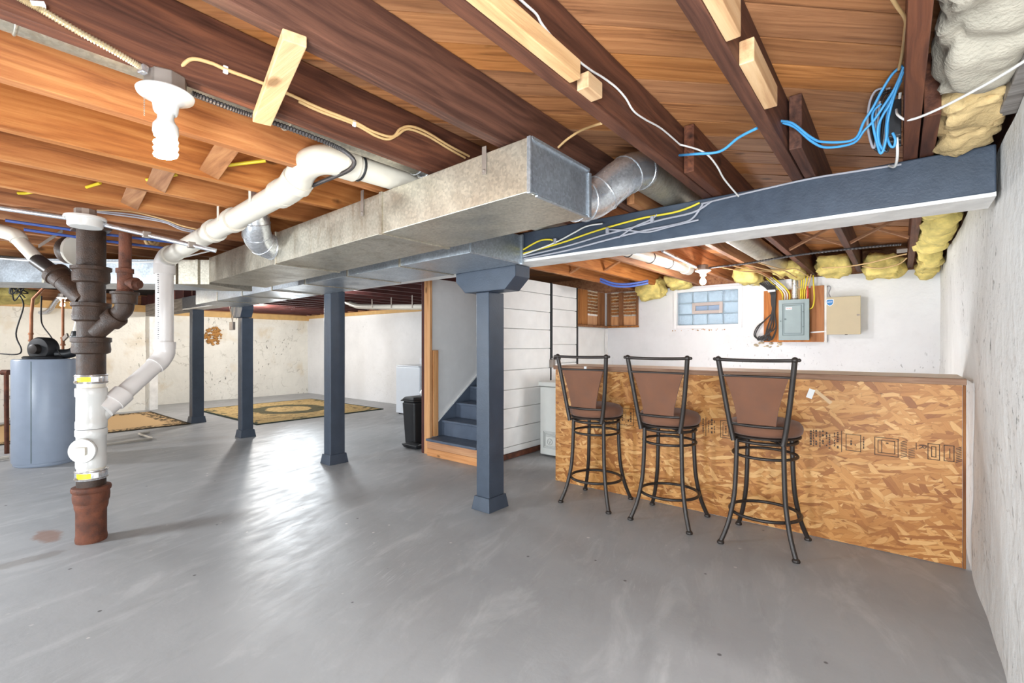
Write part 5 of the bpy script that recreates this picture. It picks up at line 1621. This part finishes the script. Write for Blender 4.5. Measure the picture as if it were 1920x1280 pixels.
# cables stapled and painted along the near face of the beam
YF = 2.628
wl = [([(-2.059, 2.632, 1.946), (-1.907, 2.628, 1.992), (-1.810, 2.628, 1.989), (-1.795, 2.632, 1.977)], CABLE_Y, 'short yellow cable tail on the beam beside the return duct', .006),
      ([(-2.059, 2.632, 1.923), (-1.732, 2.626, 1.953), (-1.454, 2.626, 1.995), (-1.173, 2.626, 2.021), (-0.985, 2.630, 2.023), (-0.896, 2.630, 2.034), (-0.834, 2.634, 2.052)], CABLE_Y, 'long yellow cable bowed along the beam face', .006),
      ([(-2.057, 2.630, 1.912), (-1.770, 2.620, 1.961), (-1.622, 2.615, 2.002), (-1.521, 2.610, 2.029), (-1.414, 2.620, 2.031)], CABLE_W, 'white cable arching up over the beam cables', .005),
      ([(-2.059, 2.632, 1.901), (-1.691, 2.628, 1.927), (-1.418, 2.628, 1.960), (-1.241, 2.628, 1.976), (-1.045, 2.628, 1.994), (-0.867, 2.632, 2.006), (-0.770, 2.634, 2.049)], CABLE_G, 'gray painted cable, upper of two along the beam face', .006),
      ([(-2.060, 2.634, 1.886), (-1.693, 2.630, 1.899), (-1.419, 2.630, 1.925), (-1.175, 2.630, 1.947), (-0.940, 2.630, 1.956), (-0.867, 2.632, 1.977), (-0.817, 2.634, 2.043)], CABLE_G, 'gray painted cable, lower of two along the beam face', .006),
      ([(-1.380, 2.624, 1.990), (-1.238, 2.622, 1.961), (-1.123, 2.624, 1.935), (-0.983, 2.626, 1.947), (-0.838, 2.628, 1.959)], CABLE_G, 'gray cable crossing over the others on the beam', .005),
      ([(-1.307, 2.622, 1.930), (-1.203, 2.620, 1.978), (-1.106, 2.622, 2.003), (-1.070, 2.626, 2.028)], CABLE_G, 'short gray cable slanting across the beam cables', .005),
      ([(-0.826, 2.636, 2.045), (-0.551, 2.638, 2.061), (-0.322, 2.638, 2.070), (-0.157, 2.638, 2.065), (0.011, 2.636, 2.057)], CABLE_G, 'thin painted cable along the top edge of the beam to the cable coil', .005)]
for pts, m, lb, r in wl:
    cable('beam_cable', lb, pts, m, r)
for (u, v) in ((0, 0), (1, 0), (2, 0)):
    p = Vector(((-1.766, 2.620, 1.971), (-1.381, 2.620, 1.983), (-1.096, 2.620, 2.004))[u])
    tag(MB().bar(p - Vector((0, 0, .018)), p + Vector((0, 0, .018)), .02, .016, (0, 1, 0)).build('cable_staple', CABLE_G, bevel=.003),
        'gray painted staple on the beam, %s' % ('beside the short yellow tail', 'under the arching white cable', 'where the slanting cable ends')[u], 'staple', 'cable staples on the beam')
# yellow cables threading the joists on the left
for i, (a, b, x) in enumerate((((408, 312), (500, 301), -2.545), ((274, 337), (332, 327), -2.98), ((162, 351), (188, 343), -3.48))):
    pass
cable('yellow_cable', 'yellow cable stub poking through the joist right of the lit bulb', [(-2.540, 0.872, 2.140), (-2.500, 0.957, 2.169), (-2.440, 1.052, 2.198)], CABLE_Y, .0085)
cable('yellow_cable', 'yellow cable stub through the joist below the lit bulb', [(-2.975, 0.694, 2.124), (-2.930, 0.741, 2.132), (-2.880, 0.801, 2.160)], CABLE_Y, .0085)
cable('yellow_cable', 'yellow cable stub through the joist left of the bridging board', [(-3.475, 0.542, 2.152), (-3.430, 0.564, 2.160), (-3.380, 0.584, 2.166)], CABLE_Y, .0085)
cable('yellow_cable', 'yellow cable stub through the joist at the left edge', [(-3.890, 0.314, 2.147), (-3.850, 0.340, 2.145), (-3.800, 0.365, 2.148)], CABLE_Y, .0085)
for i, dz in enumerate((0, 5, 9)):
    cable('gray_cable', 'gray cable drooping under the joists left of the drain pipe, %s of three' % ('upper', 'middle', 'lower')[i],
          [tuple(Vector(p) - Vector((0, 0, dz * w * .0033))) for p, w in (((-3.802, 0.642, 2.106), .4), ((-3.744, 0.754, 2.117), 1), ((-3.716, 0.841, 2.114), 1), ((-3.658, 0.953, 2.087), .6), ((-3.623, 1.046, 2.058), .9), ((-3.586, 1.205, 2.040), .5))], CABLE_G if i else CABLE_T, .005)
# blue water lines
for i, dz in enumerate((0, .0)):
    a = (Vector((-4.269, 0.289, 2.050)), Vector((-4.332, 0.375, 2.020)))[i]; b = (Vector((-4.199, 1.195, 2.050)), Vector((-4.322, 1.213, 2.020)))[i]
    cable('water_line', 'blue water line under the joists behind the soil stack, %s of two' % ('upper', 'lower')[i], [a, a.lerp(b, .5) + Vector((0, 0, -.006)), b], PEX, .0095, cat='pipe')
tb2 = thing('pipe_hanger', 'bent metal hanger holding the blue water lines left of the soil stack', 'bracket', (-4.573, 0.526, 2.030))
MB().bar((-4.713, 0.480, 1.978), (-4.579, 0.589, 2.091), .03, .004, (0, 1, 0)).build('plate', BOX_ST, tb2)
coil = MB().ring((-4.810, 1.161, 2.149), .045, .016, 28, 8, (1, .2, 0)).ring((-4.800, 1.159, 2.148), .022, .014, 28, 8, (1, .2, 0)).build('wood_plug_ring', CABLE_T, smooth=50)
tag(coil, 'coiled tan cable end on the joist right of the iron riser', 'cable')
coil.name = 'cable_roll'
# thin gray wire over the left duct
cable('gray_wire', 'pale wire sagging along the top of the cross duct', [(-5.533, 0.289, 1.967), (-5.273, 0.501, 1.942), (-5.078, 0.660, 1.934), (-4.721, 0.951, 1.929), (-4.494, 1.136, 1.938), (-4.347, 1.255, 1.971), (-4.185, 1.388, 2.021)], CABLE_W, .006)
# wiring beyond the beam
bx = thing('armored_cable', 'ridged armored cable crossing the joists from the back bulb toward the right wall', 'cable', (-.9, 4.8, 2.05))
armored(bx, [(-1.49, 5.0, 2.065), (-1.35, 4.95, 2.062), (-1.1, 4.9, 2.058), (-.8, 4.78, 2.06), (-.5, 4.72, 2.062), (-.2, 4.72, 2.062), (.02, 4.74, 2.06)], .011, FLEX_D)
MB().tube([(-1.542, 3.900, 2.077), (-1.60, 4.94, 2.075)], .014, 12).build('straight_conduit', STEEL, bx, smooth=50)
for i in range(4):
    x = -1.15 + .12 * i
    cable('tan_cable', 'tan cable looping under the joists before the breaker panel, %s from the left' % ORD[i],
          [(x - .25, 5.0, 2.07), (x - .12, 5.3 + .05 * i, 2.05), (x - .02, 5.6, 2.06), (x + .03, 5.9, 2.03), (x + .02, 6.2, 2.04)], CABLE_T, .006)
# cables dropping into the panel
PX = [-1.055, -1.03, -1.005, -.98, -.885, -.868, -.85, -.83, -.81]
random.seed(17)
for i, x in enumerate(PX):
    m = CABLE_Y if i in (0, 3, 5, 6, 7) else (CABLE_W if i in (1, 2) else CABLE_T)
    off = -.14 if i < 4 else .02 + .01 * (i - 5)
    cable('panel_cable', '%s cable dropping into the top of the breaker panel, %s from the left' % ('yellow' if m is CABLE_Y else 'pale', ORD[i]),
          [(x + off * 1.1, 6.22, 2.075), (x + off * .75, 6.27, 2.02), (x + off * .3, 6.31, 1.95), (x, 6.32, 1.88), (x, 6.32, 1.80)], m, .0075, group='cables entering the breaker panel')
cable('panel_cable', 'yellow cable looping into the right side of the breaker panel', [(-.745, 6.30, 2.07), (-.74, 6.30, 1.96), (-.735, 6.30, 1.86), (-.735, 6.29, 1.77), (-.75, 6.29, 1.71), (-.785, 6.31, 1.69)], CABLE_Y, .0075)
cable('panel_cable', 'short red cable beside the service conduit on the plywood', [(-.80, 6.30, 1.95), (-.795, 6.30, 1.88), (-.80, 6.31, 1.80)], RED, .008)
pbun = thing('black_cable_bundle', 'bundle of black cables hanging over the left of the plywood board', 'cable', (-1.17, 6.33, 1.35))
random.seed(19)
for k in range(9):
    x = -1.20 + .012 * k
    xe = random.uniform(-1.30, -1.10)
    sw = random.uniform(-.06, .05)
    pts = [(x - .10 + .01 * k, 6.27, 2.03), (x - .02, 6.30, 1.96), (-1.175 + .006 * k, 6.335, 1.88), (-1.17 + .005 * k, 6.34, 1.76), (-1.15 + sw * .6, 6.335, 1.62), (-1.16 + sw * 1.4, 6.335, 1.48), (xe, 6.33, 1.36 + random.uniform(-.02, .03)), (xe - .04, 6.33, 1.345), (xe - .02, 6.325, 1.39)]
    MB().tube(smooth_path(pts, 5), .0065, 8).build('cable', CABLE_K, pbun, smooth=60)
for k in range(2):
    pts = [(-1.16, 6.33, 1.66), (-1.24, 6.34, 1.58), (-1.31 - .02 * k, 6.35, 1.50), (-1.35 - .015 * k, 6.36, 1.40), (-1.30, 6.35, 1.345), (-1.22, 6.34, 1.34)]
    MB().tube(smooth_path(pts, 6), .007, 8).build('cable', CABLE_K, pbun, smooth=60)
MB().bar((-1.205, 6.315, 1.925), (-1.125, 6.315, 1.93), .02, .03).build('white_tie', LABEL_W, pbun)
cable('white_cable', 'pale thin wires curling from the wall to the top of the tan cabinet', [(-.62, 6.39, 1.94), (-.60, 6.37, 1.945), (-.585, 6.36, 1.92), (-.60, 6.34, 1.86), (-.58, 6.33, 1.81)], CABLE_G, .005)
cable('white_cable', 'white cable bar at the top of the black cable bundle', [(-1.40, 6.36, 2.025), (-1.25, 6.34, 2.035), (-1.12, 6.33, 2.04)], CABLE_W, .012)
for i in range(2):
    cable('blue_line', 'blue water line under the joists in front of the lath frame, %s of two' % ('upper', 'lower')[i], [tuple(Vector(p) - Vector((0, 0, .03 * i))) for p in ((-2.732, 4.998, 2.068), (-2.610, 5.097, 2.012), (-2.463, 5.217, 2.005), (-2.292, 5.356, 2.043))], PEX, .013, cat='pipe')
cable('tan_cable', 'pair of slack tan cables under the far joists near the right wall', [(-.60, 5.75, 2.07), (-.4, 5.6, 2.04), (-.2, 5.5, 2.045), (-.02, 5.42, 2.07), (.06, 5.4, 2.08)], CABLE_T, .006)
cable('tan_cable', 'slack tan cable nearest the window wall under the far joists', [(-.28, 5.9, 2.07), (-.14, 5.85, 2.03), (0, 5.75, 2.04), (.06, 5.6, 2.07)], CABLE_T, .006)
bxr = MB(); 
tag(MB().box(-.01, .06, 5.05, 5.20, 2.062, 2.074).build('junction_plate', BOX_ST, bevel=.002), 'small steel junction plate under the far joist by the right wall', 'plate')
# conduit on the board wall
cw = thing('wall_conduit', 'black conduit running down the white board wall to a small box', 'conduit', (-3.36, 4.92, 1.0))
MB().tube([(-3.366, 4.92, 2.06), (-3.366, 4.92, 1.12)], .010, 10).build('tube', BLACK_PL, cw, smooth=50)
MB().box(-3.38, -3.335, 4.885, 4.955, 1.0, 1.10).build('box', BOX_ST, cw, bevel=.004)
MB().bar((-3.345, 4.955, 1.12), (-3.335, 5.06, 1.12), .03, .045).build('shutoff_handle', DARK_STEEL, cw, bevel=.005)
